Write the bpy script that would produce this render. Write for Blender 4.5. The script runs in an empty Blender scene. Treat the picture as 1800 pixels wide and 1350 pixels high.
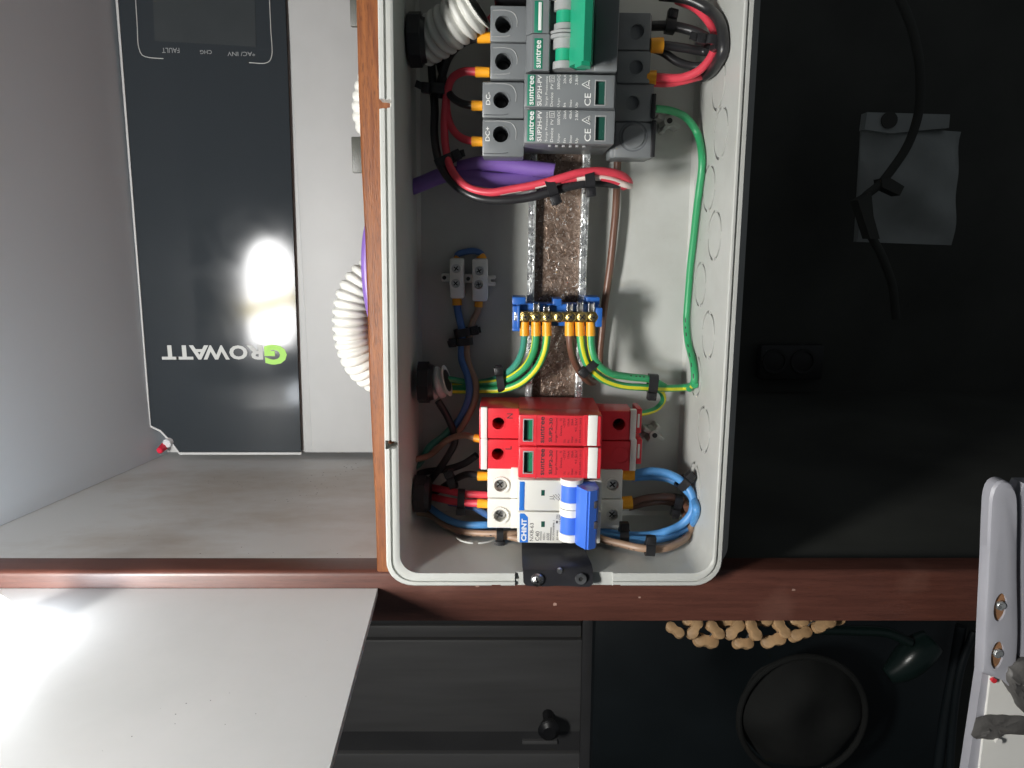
import bpy, bmesh, math, random
from mathutils import Vector, Matrix
random.seed(7)
S = 0.001                      # everything below is written in millimetres
F = 1300.0                     # focal length in pixels of the 1800 px wide photograph
PITCH = math.radians(11.1)
CP, SP = math.cos(PITCH), math.sin(PITCH)
sc = bpy.context.scene
col = sc.collection

# ------------------------------------------------------------------ camera, world, lamps, exposure
cam = bpy.data.cameras.new('camera')
cam.sensor_width = 36.0
cam.lens = F / 1800.0 * 36.0
cam.clip_start = 0.01
cam.clip_end = 50.0
camo = bpy.data.objects.new('camera', cam)
camo.rotation_euler = (math.radians(90) - PITCH, 0, 0)
col.objects.link(camo)
sc.camera = camo

world = bpy.data.worlds.new('World')
sc.world = world
world.use_nodes = True
bg = world.node_tree.nodes['Background']
bg.inputs['Color'].default_value = (0.86, 0.93, 1.0, 1)
bg.inputs['Strength'].default_value = 0.066
KEY_STRENGTH = 145.0           # diffuser of the work lamp standing on the board, left of the camera
BULB_STRENGTH = 34.0           # round lamp at the left edge of the picture

sc.view_settings.view_transform = 'Standard'
sc.view_settings.look = 'None'
sc.view_settings.exposure = 0.0
sc.view_settings.gamma = 1.0
sc.view_settings.use_curve_mapping = False
sc.render.engine = 'CYCLES'
sc.cycles.use_denoising = True
sc.cycles.max_bounces = 8
sc.cycles.diffuse_bounces = 3
sc.cycles.sample_clamp_indirect = 6.0

# ------------------------------------------------------------------ helpers
def P(u, v, Y):
    """point of the place seen at photograph pixel (u, v) whose distance into the cabinet is Y mm"""
    x = (u - 900.0) / F
    y = (675.0 - v) / F
    d = Vector((x, CP + y * SP, -SP + y * CP))
    return d * (Y / d.y)

def PX(u, v, X):
    x = (u - 900.0) / F
    y = (675.0 - v) / F
    d = Vector((x, CP + y * SP, -SP + y * CP))
    return d * (X / d.x)

def PZ(u, v, Z):
    x = (u - 900.0) / F
    y = (675.0 - v) / F
    d = Vector((x, CP + y * SP, -SP + y * CP))
    return d * (Z / d.z)

MATS = {}
def mat(name, color, rough=0.45, metal=0.0, var=0.08, bump=0.05, scale=400.0, spec=0.5, coat=0.0, emit=None, stretch=(1, 1, 1)):
    m = bpy.data.materials.new(name)
    m.use_nodes = True
    nt = m.node_tree
    b = nt.nodes['Principled BSDF']
    b.inputs['Metallic'].default_value = metal
    b.inputs['Roughness'].default_value = rough
    b.inputs['Specular IOR Level'].default_value = spec
    b.inputs['Coat Weight'].default_value = coat
    c = (color[0], color[1], color[2], 1)
    b.inputs['Base Color'].default_value = c
    tc = nt.nodes.new('ShaderNodeTexCoord')
    mp = nt.nodes.new('ShaderNodeMapping')
    mp.inputs['Scale'].default_value = stretch
    nt.links.new(tc.outputs['Object'], mp.inputs['Vector'])
    if var > 0:
        n = nt.nodes.new('ShaderNodeTexNoise')
        n.inputs['Scale'].default_value = scale * 0.12
        n.inputs['Detail'].default_value = 6
        nt.links.new(mp.outputs['Vector'], n.inputs['Vector'])
        r = nt.nodes.new('ShaderNodeValToRGB')
        r.color_ramp.elements[0].position = 0.3
        r.color_ramp.elements[1].position = 0.7
        lo, hi = 1 - var, 1 + var * 0.6
        r.color_ramp.elements[0].color = (c[0] * lo, c[1] * lo, c[2] * lo, 1)
        r.color_ramp.elements[1].color = (min(1, c[0] * hi), min(1, c[1] * hi), min(1, c[2] * hi), 1)
        nt.links.new(n.outputs['Fac'], r.inputs['Fac'])
        nt.links.new(r.outputs['Color'], b.inputs['Base Color'])
        rr = nt.nodes.new('ShaderNodeMapRange')
        rr.inputs['To Min'].default_value = max(0.02, rough - 0.08)
        rr.inputs['To Max'].default_value = min(1, rough + 0.1)
        nt.links.new(n.outputs['Fac'], rr.inputs['Value'])
        nt.links.new(rr.outputs['Result'], b.inputs['Roughness'])
    if bump > 0:
        n2 = nt.nodes.new('ShaderNodeTexNoise')
        n2.inputs['Scale'].default_value = scale * 4
        n2.inputs['Detail'].default_value = 3
        nt.links.new(mp.outputs['Vector'], n2.inputs['Vector'])
        bp = nt.nodes.new('ShaderNodeBump')
        bp.inputs['Strength'].default_value = bump
        bp.inputs['Distance'].default_value = 0.0004
        nt.links.new(n2.outputs['Fac'], bp.inputs['Height'])
        nt.links.new(bp.outputs['Normal'], b.inputs['Normal'])
    if emit:
        b.inputs['Emission Color'].default_value = (emit[0], emit[1], emit[2], 1)
        b.inputs['Emission Strength'].default_value = emit[3]
    MATS[name] = m
    return m

def specks(name, base, dirt, speck, rough=0.5, stain=0.5, stretch=(1, 1, 1), sscale=9.0, spot=0.14):
    """painted board: broad stains plus small scattered marks"""
    m = mat(name, base, rough, var=0, bump=0.03, scale=300)
    nt = m.node_tree
    b = nt.nodes['Principled BSDF']
    tc = nt.nodes.new('ShaderNodeTexCoord')
    mp = nt.nodes.new('ShaderNodeMapping')
    mp.inputs['Scale'].default_value = stretch
    nt.links.new(tc.outputs['Object'], mp.inputs['Vector'])
    n = nt.nodes.new('ShaderNodeTexNoise')
    n.inputs['Scale'].default_value = sscale
    n.inputs['Detail'].default_value = 8
    n.inputs['Roughness'].default_value = 0.65
    nt.links.new(mp.outputs['Vector'], n.inputs['Vector'])
    r = nt.nodes.new('ShaderNodeValToRGB')
    r.color_ramp.elements[0].position = 0.44
    r.color_ramp.elements[0].color = (0, 0, 0, 1)
    r.color_ramp.elements[1].position = 0.66
    r.color_ramp.elements[1].color = (stain, stain, stain, 1)
    nt.links.new(n.outputs['Fac'], r.inputs['Fac'])
    mx = nt.nodes.new('ShaderNodeMix'); mx.data_type = 'RGBA'
    mx.inputs['A'].default_value = (*base, 1)
    mx.inputs['B'].default_value = (*dirt, 1)
    nt.links.new(r.outputs['Color'], mx.inputs['Factor'])
    vo = nt.nodes.new('ShaderNodeTexVoronoi')
    vo.inputs['Scale'].default_value = 210
    nt.links.new(tc.outputs['Object'], vo.inputs['Vector'])
    n3 = nt.nodes.new('ShaderNodeTexNoise')
    n3.inputs['Scale'].default_value = 14
    n3.inputs['Detail'].default_value = 4
    nt.links.new(tc.outputs['Object'], n3.inputs['Vector'])
    # marks only where the second noise is high
    mr = nt.nodes.new('ShaderNodeMapRange')
    mr.inputs['From Min'].default_value = 0.5
    mr.inputs['From Max'].default_value = 0.75
    mr.inputs['To Min'].default_value = 0.0
    mr.inputs['To Max'].default_value = spot
    nt.links.new(n3.outputs['Fac'], mr.inputs['Value'])
    lt = nt.nodes.new('ShaderNodeMath'); lt.operation = 'LESS_THAN'
    nt.links.new(vo.outputs['Distance'], lt.inputs[0])
    nt.links.new(mr.outputs['Result'], lt.inputs[1])
    mx2 = nt.nodes.new('ShaderNodeMix'); mx2.data_type = 'RGBA'
    nt.links.new(lt.outputs['Value'], mx2.inputs['Factor'])
    nt.links.new(mx.outputs['Result'], mx2.inputs['A'])
    mx2.inputs['B'].default_value = (*speck, 1)
    nt.links.new(mx2.outputs['Result'], b.inputs['Base Color'])
    return m

def wood(name, dark, light, rough, stretch, scale=60, coat=0.3, bump=0.25, pores=0.8):
    m = mat(name, light, rough, var=0, bump=0, coat=coat)
    nt = m.node_tree
    b = nt.nodes['Principled BSDF']
    b.inputs['Coat Roughness'].default_value = 0.28
    tc = nt.nodes.new('ShaderNodeTexCoord')
    mp = nt.nodes.new('ShaderNodeMapping')
    mp.inputs['Scale'].default_value = stretch
    nt.links.new(tc.outputs['Object'], mp.inputs['Vector'])
    n = nt.nodes.new('ShaderNodeTexNoise')
    n.inputs['Scale'].default_value = scale
    n.inputs['Detail'].default_value = 9
    n.inputs['Roughness'].default_value = 0.62
    n.inputs['Distortion'].default_value = 0.4
    nt.links.new(mp.outputs['Vector'], n.inputs['Vector'])
    r = nt.nodes.new('ShaderNodeValToRGB')
    r.color_ramp.elements[0].position = 0.34
    r.color_ramp.elements[0].color = (*dark, 1)
    r.color_ramp.elements[1].position = 0.62
    r.color_ramp.elements[1].color = (*light, 1)
    nt.links.new(n.outputs['Fac'], r.inputs['Fac'])
    # pores: short dark strokes
    n2 = nt.nodes.new('ShaderNodeTexNoise')
    n2.inputs['Scale'].default_value = scale * 7
    n2.inputs['Detail'].default_value = 2
    nt.links.new(mp.outputs['Vector'], n2.inputs['Vector'])
    r2 = nt.nodes.new('ShaderNodeValToRGB')
    r2.color_ramp.elements[0].position = 0.33
    r2.color_ramp.elements[0].color = (0.35, 0.3, 0.3, 1)
    r2.color_ramp.elements[1].position = 0.42
    r2.color_ramp.elements[1].color = (1, 1, 1, 1)
    nt.links.new(n2.outputs['Fac'], r2.inputs['Fac'])
    mx = nt.nodes.new('ShaderNodeMix'); mx.data_type = 'RGBA'; mx.blend_type = 'MULTIPLY'
    mx.inputs['Factor'].default_value = pores
    nt.links.new(r.outputs['Color'], mx.inputs['A'])
    nt.links.new(r2.outputs['Color'], mx.inputs['B'])
    # worn pale patches
    n3 = nt.nodes.new('ShaderNodeTexNoise')
    n3.inputs['Scale'].default_value = 22
    n3.inputs['Detail'].default_value = 7
    nt.links.new(tc.outputs['Object'], n3.inputs['Vector'])
    r3 = nt.nodes.new('ShaderNodeValToRGB')
    r3.color_ramp.elements[0].position = 0.63
    r3.color_ramp.elements[0].color = (0, 0, 0, 1)
    r3.color_ramp.elements[1].position = 0.75
    r3.color_ramp.elements[1].color = (0.35, 0.35, 0.35, 1)
    nt.links.new(n3.outputs['Fac'], r3.inputs['Fac'])
    mx3 = nt.nodes.new('ShaderNodeMix'); mx3.data_type = 'RGBA'
    nt.links.new(r3.outputs['Color'], mx3.inputs['Factor'])
    nt.links.new(mx.outputs['Result'], mx3.inputs['A'])
    mx3.inputs['B'].default_value = (light[0] * 1.3 + 0.06, light[1] * 1.3 + 0.05, light[2] * 1.3 + 0.04, 1)
    nt.links.new(mx3.outputs['Result'], b.inputs['Base Color'])
    bp = nt.nodes.new('ShaderNodeBump')
    bp.inputs['Strength'].default_value = bump
    bp.inputs['Distance'].default_value = 0.0006
    nt.links.new(n2.outputs['Fac'], bp.inputs['Height'])
    nt.links.new(bp.outputs['Normal'], b.inputs['Normal'])
    return m

def galvanised(name, c1, c2, rough, scale, metal=0.75, fleck=0.62):
    """zinc surface with crystal flakes"""
    m = mat(name, c1, rough, metal=metal, var=0, bump=0)
    nt = m.node_tree
    b = nt.nodes['Principled BSDF']
    tc = nt.nodes.new('ShaderNodeTexCoord')
    nz = nt.nodes.new('ShaderNodeTexNoise')
    nz.inputs['Scale'].default_value = 260
    nz.inputs['Detail'].default_value = 5
    nz.inputs['Distortion'].default_value = 1.2
    nt.links.new(tc.outputs['Object'], nz.inputs['Vector'])
    ad = nt.nodes.new('ShaderNodeMix'); ad.data_type = 'RGBA'
    ad.inputs['Factor'].default_value = 0.01
    nt.links.new(tc.outputs['Object'], ad.inputs['A'])
    nt.links.new(nz.outputs['Color'], ad.inputs['B'])
    vo = nt.nodes.new('ShaderNodeTexVoronoi')
    vo.inputs['Scale'].default_value = scale
    nt.links.new(ad.outputs['Result'], vo.inputs['Vector'])
    sx = nt.nodes.new('ShaderNodeSeparateColor')
    nt.links.new(vo.outputs['Color'], sx.inputs['Color'])
    r = nt.nodes.new('ShaderNodeValToRGB')
    r.color_ramp.elements[0].color = (*c1, 1)
    r.color_ramp.elements[0].position = 0.35
    r.color_ramp.elements[1].color = (*c2, 1)
    r.color_ramp.elements[1].position = 0.95
    nt.links.new(sx.outputs['Red'], r.inputs['Fac'])
    nf = nt.nodes.new('ShaderNodeTexNoise')
    nf.inputs['Scale'].default_value = 420
    nf.inputs['Detail'].default_value = 2
    nf.inputs['Distortion'].default_value = 2.2
    nt.links.new(tc.outputs['Object'], nf.inputs['Vector'])
    rf = nt.nodes.new('ShaderNodeValToRGB')
    rf.color_ramp.elements[0].position = fleck
    rf.color_ramp.elements[0].color = (0, 0, 0, 1)
    rf.color_ramp.elements[1].position = fleck + 0.05
    nt.links.new(nf.outputs['Fac'], rf.inputs['Fac'])
    mf = nt.nodes.new('ShaderNodeMix'); mf.data_type = 'RGBA'
    nt.links.new(rf.outputs['Color'], mf.inputs['Factor'])
    nt.links.new(r.outputs['Color'], mf.inputs['A'])
    mf.inputs['B'].default_value = (0.72, 0.71, 0.69, 1)
    nt.links.new(mf.outputs['Result'], b.inputs['Base Color'])
    mr = nt.nodes.new('ShaderNodeMapRange')
    mr.inputs['To Min'].default_value = rough - 0.12
    mr.inputs['To Max'].default_value = rough + 0.18
    nt.links.new(sx.outputs['Green'], mr.inputs['Value'])
    nt.links.new(mr.outputs['Result'], b.inputs['Roughness'])
    bp = nt.nodes.new('ShaderNodeBump')
    bp.inputs['Strength'].default_value = 0.8
    bp.inputs['Distance'].default_value = 0.0009
    nt.links.new(nz.outputs['Fac'], bp.inputs['Height'])
    nt.links.new(bp.outputs['Normal'], b.inputs['Normal'])
    return m

# ---- palette
mat('white_plastic', (0.80, 0.79, 0.75), 0.38, var=0.04)
mat('breaker_white', (0.70, 0.69, 0.64), 0.42, var=0.05)
mat('shoulder_white', (0.76, 0.74, 0.68), 0.5, var=0.06, bump=0.08)
mat('device_grey', (0.185, 0.198, 0.206), 0.38, var=0.08)
mat('device_grey_dark', (0.12, 0.13, 0.14), 0.4, var=0.10)
mat('toggle_grey', (0.34, 0.35, 0.35), 0.4, var=0.06)
mat('black_plastic', (0.016, 0.016, 0.018), 0.38, var=0.2, bump=0.08)
mat('hole_shade', (0.02, 0.02, 0.02), 0.5, var=0)  # near-black colour standing in for the shade inside holes and grooves
mat('green_plastic', (0.02, 0.36, 0.20), 0.35, var=0.06)
mat('label_green', (0.01, 0.20, 0.12), 0.45, var=0.04)
mat('window_green', (0.015, 0.075, 0.055), 0.25, var=0.06)
mat('window_bright', (0.02, 0.20, 0.10), 0.25, var=0.06)
mat('red_plastic', (0.70, 0.035, 0.05), 0.36, var=0.06)
mat('blue_plastic', (0.055, 0.17, 0.68), 0.33, var=0.06)
mat('chint_blue', (0.025, 0.17, 0.60), 0.4, var=0.03)
mat('bus_blue', (0.02, 0.12, 0.45), 0.38, var=0.10)
mat('print_white', (0.80, 0.80, 0.78), 0.6, var=0, bump=0)
mat('print_dark', (0.035, 0.03, 0.035), 0.6, var=0, bump=0)
mat('print_red_dark', (0.16, 0.015, 0.025), 0.6, var=0, bump=0)
mat('print_grey', (0.42, 0.43, 0.42), 0.6, var=0, bump=0)
mat('print_lime', (0.32, 0.62, 0.10), 0.6, var=0, bump=0)
mat('print_faint', (0.19, 0.20, 0.205), 0.6, var=0, bump=0)
mat('ferrule_orange', (0.93, 0.40, 0.02), 0.4, var=0.08)
mat('cable_green', (0.035, 0.33, 0.13), 0.38, var=0.08)
mat('cable_teal', (0.05, 0.27, 0.20), 0.36, var=0.08)
mat('cable_yellow', (0.72, 0.70, 0.03), 0.4, var=0.06)
mat('cable_brown', (0.155, 0.075, 0.05), 0.36, var=0.12)
mat('cable_tan', (0.34, 0.22, 0.15), 0.42, var=0.12)
mat('cable_blue', (0.09, 0.29, 0.62), 0.4, var=0.08)
mat('cable_blue_dull', (0.07, 0.17, 0.42), 0.45, var=0.08)
mat('cable_red', (0.68, 0.055, 0.085), 0.4, var=0.12)
mat('cable_white', (0.80, 0.68, 0.62), 0.6, var=0.15)
mat('cable_black', (0.022, 0.022, 0.024), 0.36, var=0.2)
mat('purple', (0.20, 0.11, 0.40), 0.36, var=0.08)
mat('conduit', (0.66, 0.66, 0.62), 0.42, var=0.06)
mat('brass', (0.62, 0.46, 0.17), 0.25, metal=1.0, var=0.25, bump=0.3, scale=900)
mat('steel', (0.62, 0.62, 0.62), 0.28, metal=1.0, var=0.25, bump=0.3, scale=900)
mat('dull_steel', (0.065, 0.068, 0.058), 0.42, metal=0.0, var=0.35, bump=0.3, scale=500)
mat('black_plate', (0.022, 0.022, 0.026), 0.33, var=0.5, bump=0.25, scale=320)
mat('inverter_grey', (0.40, 0.405, 0.405), 0.5, var=0.03)
mat('inverter_glass', (0.026, 0.031, 0.036), 0.12, var=0, bump=0.0, scale=120, spec=0.17)
def smear(name):
    """glossy film with wiped, uneven sheen and a slight waviness"""
    nt = MATS[name].node_tree
    b = nt.nodes['Principled BSDF']
    tc = nt.nodes.new('ShaderNodeTexCoord')
    n = nt.nodes.new('ShaderNodeTexNoise')
    n.inputs['Scale'].default_value = 26
    n.inputs['Detail'].default_value = 6
    n.inputs['Distortion'].default_value = 1.4
    nt.links.new(tc.outputs['Object'], n.inputs['Vector'])
    mr = nt.nodes.new('ShaderNodeMapRange')
    mr.inputs['From Min'].default_value = 0.35
    mr.inputs['From Max'].default_value = 0.68
    mr.inputs['To Min'].default_value = 0.09
    mr.inputs['To Max'].default_value = 0.125
    nt.links.new(n.outputs['Fac'], mr.inputs['Value'])
    nt.links.new(mr.outputs['Result'], b.inputs['Roughness'])
    n2 = nt.nodes.new('ShaderNodeTexNoise')
    n2.inputs['Scale'].default_value = 17
    n2.inputs['Detail'].default_value = 2
    nt.links.new(tc.outputs['Object'], n2.inputs['Vector'])
    bp = nt.nodes.new('ShaderNodeBump')
    bp.inputs['Strength'].default_value = 0.02
    bp.inputs['Distance'].default_value = 0.0009
    nt.links.new(n2.outputs['Fac'], bp.inputs['Height'])
    nt.links.new(bp.outputs['Normal'], b.inputs['Normal'])
smear('inverter_glass')
mat('display_glass', (0.035, 0.040, 0.043), 0.12, var=0.05, bump=0.0)
mat('clear_red', (0.60, 0.02, 0.05), 0.25, var=0)
mat('clear_cap', (0.55, 0.56, 0.58), 0.12, var=0)
mat('bead', (0.40, 0.25, 0.125), 0.55, var=0.4, bump=0.4, scale=700)
mat('metal_paint', (0.40, 0.40, 0.44), 0.42, var=0.07)
mat('grey_tape', (0.11, 0.105, 0.10), 0.5, var=0.5, bump=0.5, scale=200)
mat('rust', (0.34, 0.17, 0.08), 0.7, var=0.4)
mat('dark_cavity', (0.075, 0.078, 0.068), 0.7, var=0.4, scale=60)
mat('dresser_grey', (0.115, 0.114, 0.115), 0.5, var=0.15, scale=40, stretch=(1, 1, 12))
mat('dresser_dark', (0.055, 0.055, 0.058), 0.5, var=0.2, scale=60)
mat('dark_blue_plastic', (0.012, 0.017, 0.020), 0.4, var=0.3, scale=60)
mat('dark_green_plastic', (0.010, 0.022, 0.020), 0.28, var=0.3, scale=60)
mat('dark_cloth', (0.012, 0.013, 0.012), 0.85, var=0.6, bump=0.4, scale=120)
mat('pouch', (0.46, 0.49, 0.47), 0.45, var=0.25, scale=120)
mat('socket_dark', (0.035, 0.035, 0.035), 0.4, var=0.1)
mat('lamp_diffuser', (0.8, 0.8, 0.8), 0.5, var=0, bump=0, emit=(1.0, 0.995, 0.985, KEY_STRENGTH))
mat('globe_diffuser', (0.8, 0.8, 0.8), 0.5, var=0, bump=0, emit=(0.90, 0.95, 1.0, BULB_STRENGTH))
mat('lamp_yellow', (0.75, 0.55, 0.08), 0.5, var=0.1, emit=(0.9, 0.68, 0.08, 45.0))
specks('board_white', (0.80, 0.80, 0.795), (0.70, 0.71, 0.70), (0.12, 0.12, 0.12), 0.45, 0.5, (1, 1, 1), 9, 0.11)
specks('enclosure_plastic', (0.51, 0.52, 0.495), (0.44, 0.445, 0.415), (0.15, 0.14, 0.13), 0.42, 0.55, (1, 1, 1), 34, 0.10)
specks('shelf_white', (0.60, 0.61, 0.61), (0.43, 0.385, 0.34), (0.12, 0.10, 0.09), 0.5, 0.85, (0.75, 1.4, 1), 8, 0.15)
specks('wall_white', (0.68, 0.75, 0.81), (0.63, 0.70, 0.76), (0.3, 0.3, 0.3), 0.55, 0.3, (1, 1, 1), 6, 0.0)
wood('wood_vertical', (0.155, 0.045, 0.014), (0.27, 0.090, 0.024), 0.46, (9, 3, 0.7), 42, coat=0.1, pores=0.7)
wood('wood_rail', (0.078, 0.026, 0.0175), (0.108, 0.037, 0.025), 0.42, (0.6, 6, 9), 42, coat=0.25, bump=0.1, pores=0.35)
galvanised('zinc_web', (0.17, 0.115, 0.085), (0.27, 0.205, 0.165), 0.34, 420, metal=0.5, fleck=0.645)
galvanised('zinc_lip', (0.52, 0.54, 0.54), (0.85, 0.87, 0.87), 0.30, 300, metal=0.8)

class MB:
    """collects verts / faces in millimetres"""
    def __init__(s):
        s.v, s.f, s.m = [], [], []
    def add(s, vs, fs, mi=0):
        o = len(s.v)
        s.v += [Vector(p) for p in vs]
        s.f += [[i + o for i in f] for f in fs]
        s.m += [mi] * len(fs)
        return s
    def box(s, x0, x1, y0, y1, z0, z1, bev=0.0, seg=2, mi=0):
        if x0 > x1: x0, x1 = x1, x0
        if y0 > y1: y0, y1 = y1, y0
        if z0 > z1: z0, z1 = z1, z0
        bm = bmesh.new()
        bmesh.ops.create_cube(bm, size=1.0)
        for w in bm.verts:
            w.co = Vector(((x0 + x1) / 2 + w.co.x * (x1 - x0), (y0 + y1) / 2 + w.co.y * (y1 - y0), (z0 + z1) / 2 + w.co.z * (z1 - z0)))
        bev = min(bev, 0.45 * min(x1 - x0, y1 - y0, z1 - z0))
        if bev > 0:
            bmesh.ops.bevel(bm, geom=list(bm.edges), offset=bev, segments=seg, affect='EDGES', profile=0.5)
        bm.verts.index_update()
        s.add([w.co.copy() for w in bm.verts], [[w.index for w in f.verts] for f in bm.faces], mi)
        bm.free()
        return s
    def cyl(s, a, b, r0, r1=None, seg=24, mi=0, cap=True, bev=0.0):
        a, b = Vector(a), Vector(b)
        r1 = r0 if r1 is None else r1
        ax = (b - a).normalized()
        t = Vector((0, 0, 1)) if abs(ax.z) < 0.9 else Vector((1, 0, 0))
        p = ax.cross(t).normalized(); q = ax.cross(p)
        rings = [(a, r0), (b, r1)] if bev <= 0 else [(a, r0), (b - ax * bev, r1), (b, r1 - bev)]
        vs, fs = [], []
        for c, r in rings:
            for i in range(seg):
                an = 2 * math.pi * i / seg
                vs.append(c + p * (r * math.cos(an)) + q * (r * math.sin(an)))
        for k in range(len(rings) - 1):
            for i in range(seg):
                j = (i + 1) % seg
                fs.append([k * seg + j, k * seg + i, (k + 1) * seg + i, (k + 1) * seg + j])
        if cap:
            fs.append(list(range(seg)))
            fs.append([(len(rings) - 1) * seg + i for i in reversed(range(seg))])
        return s.add(vs, fs, mi)
    def prism(s, poly, y0, y1, mi=0):
        """polygon of (x, z) corners, extruded from y0 to y1"""
        n = len(poly)
        vs = [(x, y0, z) for x, z in poly] + [(x, y1, z) for x, z in poly]
        fs = [list(range(n)), [n + i for i in reversed(range(n))]]
        fs += [[i, i + n, (i + 1) % n + n, (i + 1) % n] for i in range(n)]
        return s.add(vs, fs, mi)
    def prism_z(s, poly, z0, z1, mi=0):
        """polygon of (x, y) corners, extruded from z0 to z1"""
        n = len(poly)
        vs = [(x, y, z0) for x, y in poly] + [(x, y, z1) for x, y in poly]
        fs = [list(reversed(range(n))), [n + i for i in range(n)]]
        fs += [[i, (i + 1) % n, (i + 1) % n + n, i + n] for i in range(n)]
        return s.add(vs, fs, mi)
    def ring(s, c, ax, r0, r1, h, seg=28, mi=0):
        """flat washer around axis ax"""
        c, ax = Vector(c), Vector(ax).normalized()
        t = Vector((0, 0, 1)) if abs(ax.z) < 0.9 else Vector((1, 0, 0))
        p = ax.cross(t).normalized(); q = ax.cross(p)
        vs, fs = [], []
        for r, o in ((r0, 0), (r1, 0), (r1, h), (r0, h)):
            for i in range(seg):
                an = 2 * math.pi * i / seg
                vs.append(c + ax * o + p * (r * math.cos(an)) + q * (r * math.sin(an)))
        for k in range(4):
            for i in range(seg):
                j = (i + 1) % seg; k2 = (k + 1) % 4
                fs.append([k * seg + i, k * seg + j, k2 * seg + j, k2 * seg + i])
        return s.add(vs, fs, mi)

def make_mesh(name, mb, origin, rot, mats, smooth=35):
    o = Vector(origin)
    Ri = rot.transposed() if rot is not None else None
    vs = []
    for p in mb.v:
        q = p - o
        if Ri is not None: q = Ri @ q
        vs.append(q * S)
    me = bpy.data.meshes.new(name)
    me.from_pydata(vs, [], mb.f)
    for m in mats: me.materials.append(MATS[m])
    if len(mats) > 1: me.polygons.foreach_set('material_index', mb.m)
    bm = bmesh.new(); bm.from_mesh(me)
    bmesh.ops.recalc_face_normals(bm, faces=bm.faces)
    bm.to_mesh(me); bm.free()
    if smooth:
        me.polygons.foreach_set('use_smooth', [True] * len(me.polygons))
        me.set_sharp_from_angle(angle=math.radians(smooth))
    me.update()
    return me

def props(o, label=None, cat=None, group=None, kind=None):
    if label: o['label'] = label
    if cat: o['category'] = cat
    if group: o['group'] = group
    if kind: o['kind'] = kind

class Thing:
    """an Empty at the thing's centre (mm), optionally turned about Y by ang; parts are given in its own turned frame"""
    def __init__(s, name, center, label, cat, group=None, ang=0.0, kind=None):
        s.c = Vector(center)
        s.R = Matrix.Rotation(ang, 3, 'Y')
        s.o = bpy.data.objects.new(name, None)
        s.o.empty_display_size = 0.01
        col.objects.link(s.o)
        s.o.location = s.c * S
        s.o.rotation_euler = (0, ang, 0)
        props(s.o, label, cat, group, kind)
    def L(s, u, v, Y):
        return s.R.transposed() @ (P(u, v, Y) - s.c)
    def part(s, name, mb, mats, parent=None, label=None, smooth=35, kind=None):
        if isinstance(mats, str): mats = [mats]
        me = make_mesh(name, mb, (0, 0, 0), None, mats, smooth)
        o = bpy.data.objects.new(name, me)
        col.objects.link(o)
        o.parent = parent if parent is not None else s.o
        if label: o['label'] = label
        if kind: o['kind'] = kind
        return o
    def pbox(s, mb, u0, v0, u1, v1, yf, yb, bev=0.6, mi=0):
        """box whose front face fills the pixel rectangle at depth yf"""
        a, b = s.L(u0, v0, yf), s.L(u1, v1, yf)
        return mb.box(a.x, b.x, yf - s.c.y, yb - s.c.y, a.z, b.z, bev, 2, mi)
    def boxpart(s, name, u0, v0, u1, v1, yf, yb, m, bev=0.6, parent=None):
        return s.part(name, s.pbox(MB(), u0, v0, u1, v1, yf, yb, bev), m, parent)
    def text(s, name, items, Y, m, parent=None, rot=90):
        """items: (string, u0, v0, u1, v1[, bold]) pixel rectangles the print fills at depth Y"""
        mb = MB()
        for it in items:
            st, u0, v0, u1, v1 = it[:5]
            bold = it[5] if len(it) > 5 else 0.0
            vs, fs = text_mesh(st, bold)
            xs = [p[0] for p in vs]; ys = [p[1] for p in vs]
            mnx, mxx, mny, mxy = min(xs), max(xs), min(ys), max(ys)
            a, b = s.L(u0, v1, Y), s.L(u1, v0, Y)     # lower left, upper right
            y = Y - s.c.y
            out = []
            for px, py in vs:
                tx = (px - mnx) / max(1e-6, mxx - mnx); ty = (py - mny) / max(1e-6, mxy - mny)
                if rot == 90: fx, fz = 1 - ty, tx
                elif rot == 180: fx, fz = 1 - tx, 1 - ty
                else: fx, fz = tx, ty
                out.append((a.x + fx * (b.x - a.x), y, a.z + fz * (b.z - a.z)))
            mb.add(out, fs)
        o = s.part(name, mb, m, parent, smooth=0)
        return o

_tc = {}
def text_mesh(st, bold):
    k = (st, bold)
    if k in _tc: return _tc[k]
    cu = bpy.data.curves.new('lettering', 'FONT')
    cu.body = st
    cu.offset = bold
    cu.resolution_u = 3
    ob = bpy.data.objects.new('lettering', cu)
    me = bpy.data.meshes.new_from_object(ob)
    vs = [(v.co.x, v.co.y) for v in me.vertices]
    fs = [list(p.vertices) for p in me.polygons]
    bpy.data.objects.remove(ob); bpy.data.curves.remove(cu); bpy.data.meshes.remove(me)
    _tc[k] = (vs, fs)
    return _tc[k]

def solo(name, mb, mats, label, cat, group=None, kind=None, smooth=35, parent=None):
    """a thing (or piece of the setting) that is one mesh, origin at the middle of its base"""
    if isinstance(mats, str): mats = [mats]
    xs = [p.x for p in mb.v]; ys = [p.y for p in mb.v]; zs = [p.z for p in mb.v]
    o0 = Vector(((min(xs) + max(xs)) / 2, (min(ys) + max(ys)) / 2, min(zs)))
    if parent is not None: o0 = Vector(parent.location) / S
    me = make_mesh(name, mb, o0, None, mats, smooth)
    o = bpy.data.objects.new(name, me)
    col.objects.link(o)
    if parent is None: o.location = o0 * S
    else: o.parent = parent
    props(o, label, cat, group, kind)
    return o

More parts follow.
